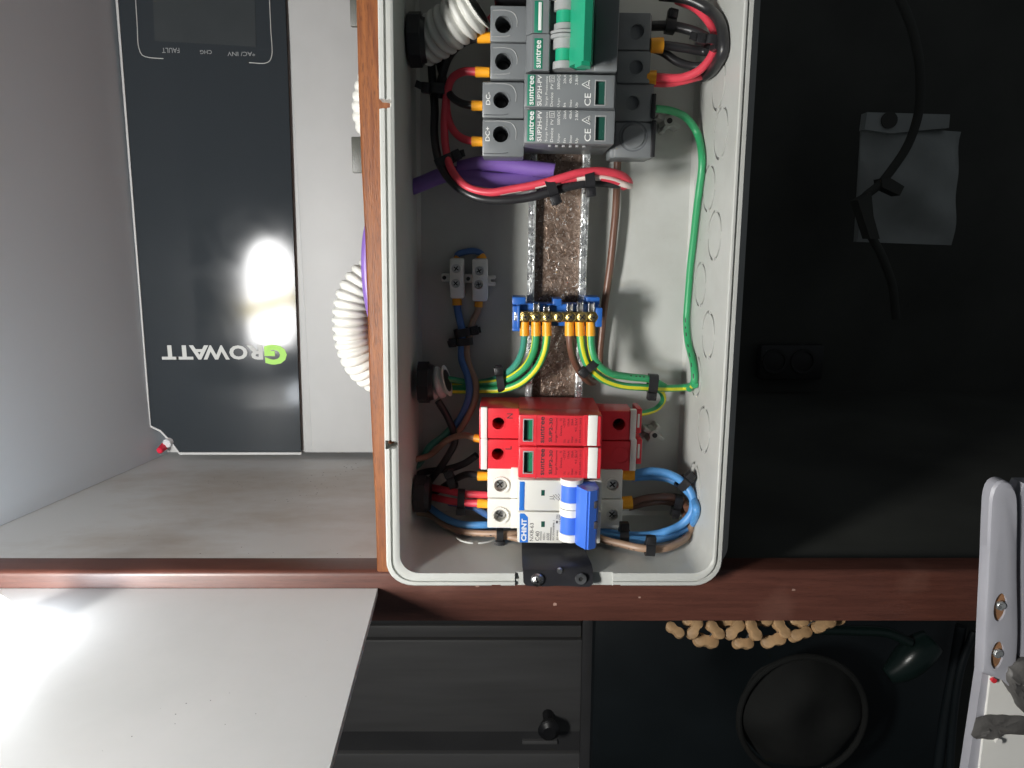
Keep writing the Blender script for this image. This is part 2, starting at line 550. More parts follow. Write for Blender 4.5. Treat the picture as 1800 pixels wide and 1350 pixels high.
def cut(o, mb):
    """carve the collected shape (in the object's own mm frame) out of the object"""
    me = make_mesh('cutter', mb, (0, 0, 0), None, [o.data.materials[0].name], 0)
    c = bpy.data.objects.new('cutter', me)
    col.objects.link(c)
    c.parent = o
    md = o.modifiers.new('b', 'BOOLEAN')
    md.operation = 'DIFFERENCE'; md.object = c; md.solver = 'EXACT'
    bpy.context.view_layer.update()
    dg = bpy.context.evaluated_depsgraph_get()
    nm = bpy.data.meshes.new_from_object(o.evaluated_get(dg))
    o.modifiers.remove(md)
    old = o.data; nm.name = old.name; o.data = nm
    bpy.data.objects.remove(c); bpy.data.meshes.remove(me); bpy.data.meshes.remove(old)
    nm.polygons.foreach_set('use_smooth', [True] * len(nm.polygons))
    nm.set_sharp_from_angle(angle=math.radians(32))

def spline(pts, step=1.2):
    """smooth path through the points (mm)"""
    pts = [Vector(p) for p in pts]
    if len(pts) == 2:
        n = max(2, int((pts[1] - pts[0]).length / step))
        return [pts[0].lerp(pts[1], i / n) for i in range(n + 1)]
    ext = [pts[0] * 2 - pts[1]] + pts + [pts[-1] * 2 - pts[-2]]
    out = []
    for i in range(1, len(ext) - 2):
        p0, p1, p2, p3 = ext[i - 1:i + 3]
        d = (p2 - p1).length
        n = max(2, int(d / step))
        t0 = 0.0
        t1 = t0 + max(1e-3, (p1 - p0).length) ** 0.5
        t2 = t1 + max(1e-3, (p2 - p1).length) ** 0.5
        t3 = t2 + max(1e-3, (p3 - p2).length) ** 0.5
        for k in range(n):
            t = t1 + (t2 - t1) * k / n
            a1 = p0 * ((t1 - t) / (t1 - t0)) + p1 * ((t - t0) / (t1 - t0))
            a2 = p1 * ((t2 - t) / (t2 - t1)) + p2 * ((t - t1) / (t2 - t1))
            a3 = p2 * ((t3 - t) / (t3 - t2)) + p3 * ((t - t2) / (t3 - t2))
            b1 = a1 * ((t2 - t) / (t2 - t0)) + a2 * ((t - t0) / (t2 - t0))
            b2 = a2 * ((t3 - t) / (t3 - t1)) + a3 * ((t - t1) / (t3 - t1))
            out.append(b1 * ((t2 - t) / (t2 - t1)) + b2 * ((t - t1) / (t2 - t1)))
    out.append(pts[-1])
    return out

def sweep(mb, path, rad, seg=14, stripe=None, patches=None, mi=0):
    """tube along path; rad a number or function of arc length; stripe=(first, count, material) faces of the ring"""
    n = len(path)
    tang = []
    for i in range(n):
        a, b = path[max(0, i - 1)], path[min(n - 1, i + 1)]
        tang.append((b - a).normalized())
    ref = Vector((0, -1, 0))
    nrm = ref - tang[0] * ref.dot(tang[0])
    if nrm.length < 0.1: nrm = Vector((0, 0, 1)) - tang[0] * tang[0].z
    nrm.normalize()
    vs, fs, ms = [], [], []
    s = 0.0
    base = len(mb.v)
    arcs = []
    for i in range(n):
        if i:
            s += (path[i] - path[i - 1]).length
            nrm = nrm - tang[i] * nrm.dot(tang[i])
            nrm.normalize()
        arcs.append(s)
        bn = tang[i].cross(nrm)
        r = rad(s) if callable(rad) else rad
        for k in range(seg):
            a = 2 * math.pi * k / seg
            vs.append(path[i] + nrm * (r * math.cos(a)) + bn * (r * math.sin(a)))
    for i in range(n - 1):
        for k in range(seg):
            j = (k + 1) % seg
            fs.append([i * seg + k, i * seg + j, (i + 1) * seg + j, (i + 1) * seg + k])
            m_ = mi
            if stripe and (k - stripe[0]) % seg < stripe[1]: m_ = stripe[2]
            if patches:
                for (s0, s1, k0, kc, mm_) in patches:
                    if s0 <= arcs[i] / s <= s1 and (k - k0) % seg < kc: m_ = mm_
            ms.append(m_)
    fs.append(list(reversed(range(seg)))); ms.append(mi)
    fs.append([(n - 1) * seg + k for k in range(seg)]); ms.append(mi)
    mb.v += vs
    mb.f += [[i + base for i in f] for f in fs]
    mb.m += ms
    return mb

def inside(p, r):
    """keep a wire of radius r clear of the enclosure's back, right and bottom wall, on the same line of sight"""
    if 372 < p.y < 460:
        p = p * min(1.0, (455.0 - r) / p.y)
        if 95 < p.x < 130: p = p * min(1.0, (107.8 - r) / p.x)
        if p.z < -150 and p.x > -52: p = p * min(1.0, (-175.0 + r) / p.z)
    return p

def cable(label, pts, r, mats, ferrules=(), stripe=None, patches=None, group=None, name='cable', cat='cable', marks=None):
    mats = [mats] if isinstance(mats, str) else list(mats)
    if marks:                       # small dark maker's print along the insulation
        patches = list(patches or [])
        s0, s1, k0 = marks
        t = s0
        while t < s1:
            w = random.choice((0.006, 0.011, 0.016))
            patches.append((t, t + w, k0 + random.choice((0, 0, 1)), 1, len(mats)))
            t += w + random.choice((0.012, 0.02, 0.03))
        mats.append('print_dark')
    path = spline([inside(P(*p), r) for p in pts])
    # a stiff wire still has small irregular kinks
    for i in range(1, len(path) - 1):
        w = math.sin(i * 0.21 + r * 40) * 0.10
        path[i] = path[i] + Vector((w, 0, -w))
    mb = sweep(MB(), path, r, 20, stripe, patches)
    o = solo(name, mb, mats, label, cat, group)
    for end, length, rf in ferrules:
        a = path[0] if end == 0 else path[-1]
        b = path[min(len(path) - 1, 4)] if end == 0 else path[max(0, len(path) - 5)]
        d = (b - a).normalized()
        m2 = MB()
        m2.cyl(a - d * 0.8, a + d * length, rf * 0.94, rf, 20, bev=0.0)
        m2.ring(a + d * (length - 0.15), d, r * 0.98, rf, 0.3, 20)
        solo('ferrule', m2, 'ferrule_orange', None, None, parent=o)
    return o

def tie(label, u, v, Y, ang, hx, hy, head=1, width=4.4, tail=None, hs=(5.4, 5.0, 4.6)):
    """cable tie: a strap round the bundle, a ratchet head on its side and the cut tail.  ang = run of the bundle in degrees (picture plane)"""
    c = inside(P(u, v, Y), 3.6)
    a = math.radians(ang)
    ax = Vector((math.cos(a), 0, math.sin(a)))
    pr = Vector((-math.sin(a), 0, math.cos(a)))
    dp = Vector((0, 1, 0))
    mb = MB()
    N = 28
    vs, fs = [], []
    for t_, th in ((-0.5, 0), (0.5, 0), (0.5, 1.0), (-0.5, 1.0)):
        for i in range(N):
            an = 2 * math.pi * i / N
            e = 0.62
            cx = math.copysign(abs(math.cos(an)) ** e, math.cos(an)); sy = math.copysign(abs(math.sin(an)) ** e, math.sin(an))
            vs.append(c + pr * (cx * (hx + th)) + dp * (sy * (hy + th)) + ax * (t_ * width))
    for k in range(4):
        for i in range(N):
            j = (i + 1) % N; k2 = (k + 1) % 4
            fs.append([k * N + i, k * N + j, k2 * N + j, k2 * N + i])
    mb.add(vs, fs)
    # ribs of the strap
    o = solo('cable_tie', mb, 'black_plastic', label, 'cable tie', 'black cable ties in the enclosure')
    hb = MB().box(-hs[0] / 2, hs[0] / 2, -hs[1] / 2, hs[1] / 2, -hs[2] / 2, hs[2] / 2, 0.5)
    hb.box(-1.5, 1.5, -hs[1] / 2 - 0.25, -hs[1] / 2 + 0.5, -1.5, 1.3, 0.15)
    hc = c + pr * (head * (hx + hs[2] / 2 + 0.4)) + dp * (-hy * 0.4)
    hb.v = [hc + ax * p.x + dp * p.y + pr * p.z for p in hb.v]
    solo('tie_head', hb, 'black_plastic', None, None, parent=o)
    tl = tail if tail is not None else (0.3, -1.0, 0.4, 6)
    d = (ax * tl[0] + dp * tl[1] + pr * (tl[2] * head)).normalized()
    sd = ax - d * ax.dot(d); sd.normalize(); nn = d.cross(sd)
    tb = MB().box(-1.9, 1.9, -0.55, 0.55, 0, tl[3], 0.2)
    tb.v = [hc + sd * p.x + nn * p.y + d * p.z for p in tb.v]
    solo('tie_tail', tb, 'black_plastic', None, None, parent=o)
    return o

def conduit(label, pts, r, pitch, group, depth=1.3):
    path = spline([P(*p) for p in pts], 0.45)
    def rad(s):
        x = (s % pitch) / pitch
        return r - depth * (0.5 - 0.5 * math.cos(2 * math.pi * x)) ** 2.2
    mb = sweep(MB(), path, rad, 26)
    o = solo('corrugated_conduit', mb, 'conduit', label, 'conduit', group, smooth=60)
    d = (path[-1] - path[-4]).normalized()
    solo('opening_shade', MB().cyl(path[-1] + d * 0.05, path[-1] + d * 0.3, r - depth - 0.9, seg=28), 'hole_shade', None, None, parent=o)  # the end is closed; a dark disc paints the shade inside the tube
    return o

# ------------------------------------------------------------------ the setting: shelf, walls, dark space behind
RAIL_Y = 385.0
SHELF_Z = -182.0
mb = MB().box(-420, -66, 402.5, 760, -200, SHELF_Z)
solo('shelf_floor', mb, 'shelf_white', 'white dusty shelf surface below the inverter', None, kind='structure')
# left wall runs slightly inward
wx0, wy0, wx1, wy1 = -340.0, 402.0, -283.0, 690.0
mb = MB()
mb.prism_z([(wx0, wy0), (wx1, wy1), (wx1 - 25, wy1), (wx0 - 25, wy0)], SHELF_Z + 0.2, 420)
solo('wall_left', mb, 'wall_white', 'white cabinet side wall at the left', None, kind='structure')
mb = MB().box(-420, -76, 720, 740, SHELF_Z + 0.2, 420)
solo('wall_back', mb, 'wall_white', 'white cabinet back wall behind the inverter', None, kind='structure')
mb = MB().box(-58, 1100, 900, 920, -260, 620)
solo('wall_dark', mb, 'dark_cavity', 'dark back of the compartment beside the enclosure', None, kind='structure')
mb = MB().box(-58, 1100, 404, 900, -205, -186)
solo('shelf_dark', mb, 'dark_cavity', 'dark shelf behind the rail at the right', None, kind='structure')
mb = MB().box(-700, 1500, 1180, 1200, -1300, -205)
solo('wall_under', mb, 'dark_cavity', 'dark wall below the shelf', None, kind='structure')
mb = MB().box(-900, 1500, -400, 1200, -1320, -1300)
solo('floor', mb, 'dark_cavity', 'dark floor far below the shelf', None, kind='structure')

# wooden rail in front of the shelf, with rounded front edge
mb = MB()
prof = [(RAIL_Y, -212), (RAIL_Y, -185), (RAIL_Y + 0.5, -183.4), (RAIL_Y + 1.6, -182.4), (RAIL_Y + 3.2, -182), (402.3, -182.0), (402.3, -212)]
xs = [-460, -200, -66, 60, 200, 620]
vs, fs = [], []
for x in xs:
    for y, z in prof: vs.append((x, y, z))
n = len(prof)
for i in range(len(xs) - 1):
    for k in range(n):
        j = (k + 1) % n
        fs.append([i * n + k, i * n + j, (i + 1) * n + j, (i + 1) * n + k])
fs.append(list(range(n))); fs.append([(len(xs) - 1) * n + k for k in reversed(range(n))])
mb.add(vs, fs)
rail_o = solo('wooden_rail', mb, 'wood_rail', 'long red-brown varnished wooden rail running under the enclosure', 'wooden rail', smooth=40)
mat('chip', (0.40, 0.25, 0.20), 0.7, var=0.3)
for (u, v, r) in ((975, 1062, 1.6), (1124, 1050, 1.0), (1395, 1037, 1.2), (840, 1028, 2.0)):
    p = P(u, v, RAIL_Y - 0.15)
    n_ = 9
    mb = MB().prism([(p.x + r * random.uniform(0.5, 1.2) * math.cos(6.2832 * i / n_), p.z + r * random.uniform(0.4, 0.8) * math.sin(6.2832 * i / n_)) for i in range(n_)], p.y, p.y + 0.5)
    solo('paint_chip', mb, 'chip', None, None, parent=rail_o)

# vertical partition plank seen edge-on, left of the enclosure
mb = MB()
n = 14
prev = None
vs, fs = [], []
for i in range(n + 1):
    z = SHELF_Z + 0.3 + (330 + 182) * i / n
    w = 0.35 * math.sin(i * 1.7)
    xr_ = -59.6 - 6.5 * (max(0.0, -40 - z) / 140.0) ** 1.5
    for x, y in ((xr_, 383.6), (xr_, 560), (-75.2 + w, 560), (-75.2 + w, 385.0), (-74.2 + w, 383.8)):
        vs.append((x, y, z))
for i in range(n):
    for k in range(5):
        j = (k + 1) % 5
        fs.append([i * 5 + k, i * 5 + j, (i + 1) * 5 + j, (i + 1) * 5 + k])
fs.append(list(range(5))); fs.append([n * 5 + k for k in reversed(range(5))])
mb.add(vs, fs)
plank_o = solo('wooden_plank', mb, 'wood_vertical', 'upright orange-brown wooden plank along the left side of the enclosure', 'plank', smooth=40)

# white board coming towards the viewer
mb = MB().prism_z([(-620, 224), (-66.5, 224), (-75.2, 384.2), (-620, 384.2)], -196, -192)
solo('white_board', mb, 'board_white', 'white speckled board in the lower left corner below the rail', 'board')

# hinge leaves on the plank
for (lab, v0, v1, u0) in (('dull metal hinge leaf at the very top of the plank', -60, 46, 612),
                          ('dull metal hinge leaf on the plank below the white conduit', 240, 304, 617)):
    a, b = P(u0, v0, 392), P(u0, v1, 392)
    T = Thing('hinge', (a.x + 5, 392, b.z), lab, 'hinge', 'metal hinge leaves on the plank')
    m_ = MB().box(-5, 6.0, 0, 3.0, 0, a.z - b.z, 0.5)
    T.part('leaf', m_, 'dull_steel')
    m_ = MB().cyl((3.2, 4.6, 0.6), (3.2, 4.6, a.z - b.z - 0.6), 1.8)
    T.part('hinge_pin', m_, 'dull_steel')

# ------------------------------------------------------------------ the lamps
T = Thing('work_lamp', (-405, -55, -191.9), 'white work lamp with a yellow band on a pole, mirrored in the dark inverter glass', 'lamp')
T.o.rotation_euler = (0, 0, math.radians(-42))
m_ = MB().box(-48, 48, -30, -2.2, 6, 198, 5)
T.part('housing', m_, 'white_plastic')
m_ = MB().cyl((0, -16, -1107), (0, -16, 8), 9)
T.part('pole', m_, 'black_plastic')
m_ = MB().cyl((0, -16, -1108), (0, -16, -1094), 120, 112, 36)
T.part('foot', m_, 'black_plastic')
m_ = MB().prism([(-38, 14), (30, 12), (42, 40), (43, 82), (-42, 64)], -2, 0)
T.part('diffuser', m_, 'lamp_diffuser')
m_ = MB().prism([(-42, 86), (43, 104), (42, 150), (34, 174), (18, 188), (-4, 192), (-24, 182), (-37, 160), (-42, 130)], -2, 0)
T.part('diffuser', m_, 'lamp_diffuser')
m_ = MB().prism([(-44, 65), (44, 83), (44, 103), (-44, 85)], -2, 0.4)
T.part('band', m_, 'lamp_yellow')

c = P(-34, 1096, 327)
T = Thing('globe_lamp', (c.x, c.y, -191.8), 'glowing white globe lamp at the left edge of the white board', 'lamp')
bm = bmesh.new()
bmesh.ops.create_icosphere(bm, subdivisions=3, radius=14.5)
m_ = MB()
bm.verts.index_update()
m_.add([Vector((w.co.x, w.co.y, w.co.z + (c.z + 191.8))) for w in bm.verts], [[w.index for w in f.verts] for f in bm.faces])
bm.free()
T.part('globe', m_, 'globe_diffuser', smooth=80)
m_ = MB().cyl((0, 0, 0), (0, 0, max(1.5, c.z + 191.8 - 13.5)), 6, 5, 24)
T.part('base', m_, 'white_plastic')

# ------------------------------------------------------------------ inverter
IY = 600.0
a = P(530, 797, IY)
T = Thing('solar_inverter', (-190, IY + 40, a.z), 'grey solar inverter with dark glossy front panel, upside down behind the plank', 'inverter')
cz = T.c.z
def IL(u, v, Y): return P(u, v, Y) - T.c
m_ = MB()
xl, xr = -292.0 - T.c.x, -78.0 - T.c.x
m_.box(xl, xr, -38, 70, 0, 420, 1.2)
body = T.part('body', m_, 'inverter_grey')
def poly_part(name, pts, yf, yb, m, parent=None):
    q = [IL(u, v, yf) for u, v in pts]
    mm_ = MB().prism([(p.x, p.z) for p in q], yf - T.c.y, yb - T.c.y)
    return T.part(name, mm_, m, parent)
GY = 598.0
glass = poly_part('front_glass', [(199, -120), (266, 748), (282, 757), (300, 775), (316, 794), (529, 794), (497, -120)], GY, GY + 2.6, 'inverter_glass')
# pale edge trims of the glass
q0, q1 = IL(197, -120, GY), IL(265, 750, GY)
trim = MB().prism([(q0.x - 1.2, q0.z), (q0.x + 0.6, q0.z), (q1.x + 0.4, q1.z), (q1.x - 0.8, q1.z)], GY - 0.6 - T.c.y, GY + 2.5 - T.c.y)
trim.prism([(p.x, p.z) for p in (IL(316, 799, GY), IL(530, 799, GY), IL(530, 795, GY), IL(316, 795, GY))], GY - 0.5 - T.c.y, GY + 2.5 - T.c.y)
trim.prism([(p.x, p.z) for p in (IL(265, 751, GY), IL(282, 759, GY), IL(299, 778, GY), IL(316, 799, GY), IL(316, 795, GY), IL(301, 775, GY), IL(283, 756, GY), IL(266, 748, GY))], GY - 0.5 - T.c.y, GY + 2.5 - T.c.y)
T.part('edge_trim', trim, 'inverter_grey')
# raised grey field right of the glass
q = IL(548, 796, 599.4)
m_ = MB().box(q.x, xr - 0.2, -40.2, -37.5, 0.6, 419, 1.2)
T.part('side_panel', m_, 'inverter_grey')
# display and print
poly_part('display', [(266, -60), (272, 72), (450, 82), (447, -60)], GY - 0.25, GY + 0.5, 'display_glass')
path = [P(u, v, GY - 0.2) - T.c for u, v in ((236, -40), (241, 40), (244, 84), (250, 97), (262, 101), (287, 103))]
fr = sweep(MB(), spline(path, 2.0), 0.32, 6)
T.part('display_border', fr, 'print_grey'); fr = MB()
path = [P(u, v, GY - 0.2) - T.c for u, v in ((472, -40), (476, 50), (478, 96), (474, 107), (466, 111), (438, 110))]
sweep(fr, spline(path, 2.0), 0.32, 6)
T.part('display_border', fr, 'print_grey')
T.text('lettering', [('FAULT', 285, 84, 315, 93, 0.01), ('CHG', 352, 88, 372, 95, 0.01), ('*AC/ INV', 400, 91, 448, 99, 0.01)], GY - 0.2, 'print_faint', rot=180)
T.text('logo_lettering', [('R', 435, 607, 461, 632, 0.035), ('O', 404, 607, 434, 632, 0.035), ('W', 358, 607, 402, 632, 0.03), ('A', 334, 607, 366, 632, 0.03), ('T', 310, 607, 338, 632, 0.03), ('T', 285, 607, 312, 632, 0.03)], GY - 0.2, 'print_grey', rot=180)
T.text('logo_initial', [('G', 466, 606, 503, 641, 0.06)], GY - 0.2, 'print_lime', rot=180)
# red-tipped clear foot at the cut corner
p0, p1 = IL(297, 776, 596), IL(283, 788, 592)
m_ = MB().cyl(p0 + Vector((0, 8, 0)), p0 + Vector((-2, -1, -2)), 4.4, 3.8, 20, bev=0.8)
T.part('corner_cap', m_, 'clear_cap')
m_ = MB().cyl(p1 + Vector((0, 6, 0)), p1 + Vector((-1, -2, -2)), 3.4, 2.6, 20, bev=0.8)
T.part('corner_tip', m_, 'clear_red')

# ------------------------------------------------------------------ conduits and sleeve outside, behind the plank
conduit('white corrugated conduit looping out of the plank beside the inverter', [(690, 470, 440), (652, 486, 436), (625, 520, 432), (618, 575, 430), (630, 625, 432), (655, 655, 438), (700, 672, 446)], 11.2, 4.3, 'corrugated conduits', 1.9)
conduit('white corrugated conduit peeking out beside the upper hinge', [(700, 110, 430), (662, 130, 428), (646, 170, 426), (648, 215, 428), (672, 250, 432), (705, 265, 436)], 8.0, 4.6, 'corrugated conduits', 0.9)
cable('purple sleeved cable bulging behind the plank above the conduit loop', [(672, 350, 420), (650, 405, 416), (646, 470, 414), (654, 545, 416), (676, 600, 420)], 3.4, 'purple', cat='cable')

# ------------------------------------------------------------------ enclosure
def rrect(x0, x1, z0, z1, r, Y, k=7):
    out = []
    for cx, cz, a0 in ((x1 - r, z1 - r, 0), (x0 + r, z1 - r, 90), (x0 + r, z0 + r, 180), (x1 - r, z0 + r, 270)):
        for i in range(k + 1):
            a = math.radians(a0 + 90.0 * i / k)
            out.append((cx + r * math.cos(a), Y, cz + r * math.sin(a)))
    return out
E = (-62.0, 113.6, -185.0, 165.0)
def bulge(x, z):
    """the tray is warped: its left side leans outward towards the bottom"""
    w = min(1.0, max(0.0, (26 - x) / 84.0))
    return x - w * 6.5 * (max(0.0, -40 - z) / 140.0) ** 1.5
def ins(d, Y, r, dl=0, db=0): return rrect(E[0] + d + dl, E[1] - d, E[2] + d + db, E[3] - d, r, Y)
BACK_Y = 456.0
st = [rrect(-57.8, 120.5, -181.6, 160, 10, 461), rrect(-57.8, 121.0, -181.6, 160, 14, 392), rrect(-57.8, 120.0, -181.6, 160, 14, 386.0), rrect(-57.8, 113.0, -181.6, 160, 14, 383.4),
      ins(0, 382.8, 15), ins(0, 373.4, 15), ins(0.9, 372.3, 14), ins(2.6, 372.3, 13), ins(2.8, 373.6, 13), ins(3.7, 373.6, 12.4), ins(3.9, 372.0, 12), ins(4.9, 372.0, 11, 1.0, 0.4), ins(5.4, 372.8, 10.6, 1.7, 2.1),
      ins(5.4, 453.5, 9, 2.2, 4), ins(7.4, BACK_Y, 7.5, 2.2, 4)]
vs, fs = [], []
n = len(st[0])
for l in st: vs += [(bulge(x, z), y, z) for x, y, z in l]
for k in range(len(st) - 1):
    for i in range(n):
        j = (i + 1) % n
        fs.append([k * n + i, k * n + j, (k + 1) * n + j, (k + 1) * n + i])
fs.append(list(range(n))); fs.append([(len(st) - 1) * n + i for i in reversed(range(n))])
T = Thing('electrical_enclosure', (26, 420, -185), 'open light-grey plastic electrical enclosure full of wiring', 'enclosure')
EN = T
m_ = MB().add([Vector(p) - T.c for p in vs], fs)
shell = T.part('shell', m_, 'enclosure_plastic')
WX = 108.2                      # inner face of the right wall
knock = []
for (u, v, d) in ((1263, 148, 25), (1267, 234, 25.5), (1246, 331, 24.5), (1256, 414, 25.5), (1231, 500, 24.5), (1245, 589, 25.5), (1223, 660, 24.5), (1237, 755, 25.5), (1221, 851, 25.5), (1250, 60, 24.5)):
    q = PX(u, v, WX)
    q.y = min(q.y, 440.0)
    knock.append((q - T.c, d / 2))
c1 = MB()
random.seed(3)
for q, r in knock:
    for s0, s1 in ((8, 84), (98, 172), (187, 262), (277, 352)):
        vs, fs = [], []
        K = 14
        for i in range(K + 1):
            a = math.radians(s0 + (s1 - s0) * i / K)
            w = 0.75
            for rr, xx in ((r - w, -1.0), (r + w, -1.0), (r + w, 7.0), (r - w, 7.0)):
                vs.append((q.x + xx, q.y + rr * math.cos(a), q.z + rr * math.sin(a)))
        for i in range(K):
            for k in range(4):
                fs.append([i * 4 + k, i * 4 + (k + 1) % 4, (i + 1) * 4 + (k + 1) % 4, (i + 1) * 4 + k])
        fs.append([0, 1, 2, 3]); fs.append([K * 4 + k for k in (3, 2, 1, 0)])
        c1.add(vs, fs)
# lid-screw notches in the left lip, cable slots in the bottom lip
for v in (182, 782):
    q = P(688, v, 372.3) - T.c
    xo = bulge(E[0], q.z + T.c.z) - T.c.x
    zs = 1.9
    poly = [(xo - 2, q.z - zs - 0.5), (xo + 3.6, q.z - zs), (xo + 4.4, q.z - zs * 0.6), (xo + 4.4, q.z + zs * 0.6), (xo + 3.6, q.z + zs), (xo - 2, q.z + zs + 0.5)]
    c1.prism(poly, 365 - T.c.y, 383.3 - T.c.y)
for u0, u1 in ((864, 880), (1078, 1092)):
    a, b = P(u0, 1022, 372) - T.c, P(u1, 1022, 372) - T.c
    c1.box(a.x, b.x, 365 - T.c.y, 383.2 - T.c.y, -3, 1.1)
a, b = P(905, 1016, 372) - T.c, P(1078, 1016, 372) - T.c
c1.box(a.x, b.x, 365 - T.c.y, 374.4 - T.c.y, -3, 9.0)
# slot in the bottom wall and moulded knock-outs there
cut(shell, c1)
for q, r in knock:
    m_ = MB().cyl((q.x + 0.6, q.y, q.z), (q.x - 0.1, q.y, q.z), r - 1.0, seg=36)
    kd = T.part('knockout', m_, 'enclosure_plastic')
    T.part('knockout_shade', MB().ring((q.x + 1.2, q.y, q.z), (1, 0, 0), r - 0.9, r + 0.9, 1.0, 40), 'hole_shade', kd)  # dark ring added in the groove, its shade put in as colour
# bottom-wall knock-out ring, proud by a little
q = P(838, 957, 409) - T.c
m_ = MB()
for s0, s1 in ((200, 262), (275, 330)):
    for i in range(12):
        a0, a1 = math.radians(s0 + (s1 - s0) * i / 12), math.radians(s0 + (s1 - s0) * (i + 1) / 12)
        zz = 11.9 - 0.2
        vs = []
        for a in (a0, a1):
            for rr in (12.2, 12.9):
                for z in (zz, zz + 0.9):
                    vs.append((q.x + rr * math.cos(a), q.y + 6 + rr * math.sin(a) * 1.0, z))
        m_.add(vs, [[0, 1, 3, 2], [4, 6, 7, 5], [0, 4, 5, 1], [2, 3, 7, 6], [1, 5, 7, 3], [0, 2, 6, 4]])
T.part('knockout_rim', m_, 'enclosure_plastic')
# moulded screw posts on the back
for (u, v, ang) in ((1176, 213, 28), (1150, 764, 28)):
    q = P(u, v, 443) - T.c
    m_ = MB()
    R3 = Matrix.Rotation(math.radians(ang), 3, 'Y')
    b_ = MB().box(-7, 7, 0, 14, -1.1, 1.1, 0.3)
    b_.box(-1.1, 1.1, 0.05, 14, -6, 6, 0.3)
    b_.cyl((0, 14, 0), (0, -1.5, 0), 3.3, 3.0, 20)
    b_.v = [R3 @ p + q for p in b_.v]
    post = T.part('screw_post', b_, 'enclosure_plastic')
    h = MB().cyl(q + Vector((0, -2.2, 0)), q + Vector((0, -1.45, 0)), 1.55, seg=16)
    T.part('screw_hole', h, 'hole_shade', post)
# conduit glands on the left wall
for (u, v, Y, r) in ((735, 70, 420, 14), (738, 672, 430, 12.5), (730, 868, 428, 12.0)):
    q = P(u, v, Y) - T.c
    q.x = bulge(-54.2, q.z + T.c.z) - T.c.x
    g = MB().cyl(q, q + Vector((6.5, 0, 0)), r, seg=8)
    g.cyl(q + Vector((6.5, 0, 0)), q + Vector((9, 0, 0)), r * 0.9, r * 0.82, seg=28)
    T.part('gland_nut', g, 'black_plastic')

# ------------------------------------------------------------------ DIN rail and everything clipped to it
ANG = math.radians(0.9)
def rthing(name, u, v, Y, label, cat, group=None):
    return Thing(name, P(u, v, Y), label, cat, group, ANG)

T = rthing('mounting_rail', 978, 520, 440, 'galvanised steel mounting rail running down the middle of the enclosure', 'mounting rail')
a, b = T.L(972, -110, 440), T.L(966, 945, 440)
zt, zb = a.z, b.z
prof = [(-17.5, 0), (-13.6, 0), (-13.2, 0.4), (-13.2, 6.6), (-12.8, 7.0), (12.8, 7.0), (13.2, 6.6), (13.2, 0.4), (13.6, 0), (17.5, 0), (17.5, 1.1), (14.4, 1.1), (14.3, 8.0), (-14.3, 8.0), (-14.4, 1.1), (-17.5, 1.1)]
web = MB().box(-13.1, 13.1, 6.9, 8.0, zb, zt)
T.part('web', web, 'zinc_web')
for sg in (-1, 1):
    lip = MB()
    lip.prism_z([(sg * 17.5, 0.35), (sg * 17.2, 0), (sg * 13.9, 0), (sg * 13.15, 0.6), (sg * 13.15, 8.0), (sg * 14.3, 8.0), (sg * 14.4, 1.2), (sg * 17.5, 1.2)], zb, zt)
    lip.prism_z([(sg * 16.0, -0.25), (sg * 15.2, -0.25), (sg * 15.2, 0.2), (sg * 16.0, 0.2)], zb, zt)
    T.part('lip', lip, 'zinc_lip')

# black plate with screw at the lower end of the rail
T = rthing('mounting_plate', 980, 1030, 371, 'black bent metal plate with a screw at the bottom lip of the enclosure', 'plate')
def pl(u, v, Y): return T.L(u, v, Y)
top = [(917, 940, 402), (917, 985, 377), (920, 1029, 369.5), (1041, 1031, 369.5), (1042, 995, 374), (1031, 975, 380), (1026, 940, 402)]
cols = [((917, 940, 402), (1028, 940, 402)), ((917, 972, 384), (1031, 972, 384)), ((918, 995, 373.5), (1040, 992, 373.5)), ((919, 1002, 370.6), (1042, 1002, 370.6)), ((920, 1024, 369.2), (1042, 1026, 369.2)), ((925, 1030, 369.0), (1036, 1031, 369.0))]
vs, fs = [], []
for (l, r) in cols:
    for i in range(7):
        t = i / 6
        p = pl(*l).lerp(pl(*r), t)
        vs.append(p + Vector((0, -0.5 * math.sin(t * 9 + l[1]), 0)))
nn = len(vs)
for k in range(len(cols) - 1):
    for i in range(6):
        fs.append([k * 7 + i, k * 7 + i + 1, (k + 1) * 7 + i + 1, (k + 1) * 7 + i])
vs2 = [p + Vector((0, 1.4, -0.2)) for p in vs]
fs2 = [[i + nn for i in reversed(f)] for f in fs]
edge = [i for i in range(7)] + [k * 7 + 6 for k in range(1, len(cols))] + [(len(cols) - 1) * 7 + i for i in range(5, -1, -1)] + [k * 7 for k in range(len(cols) - 2, 0, -1)]
fse = [[edge[i], edge[(i + 1) % len(edge)], edge[(i + 1) % len(edge)] + nn, edge[i] + nn] for i in range(len(edge))]
m_ = MB().add(vs + vs2, fs + fs2 + fse)
T.part('plate', m_, 'black_plate', smooth=50)
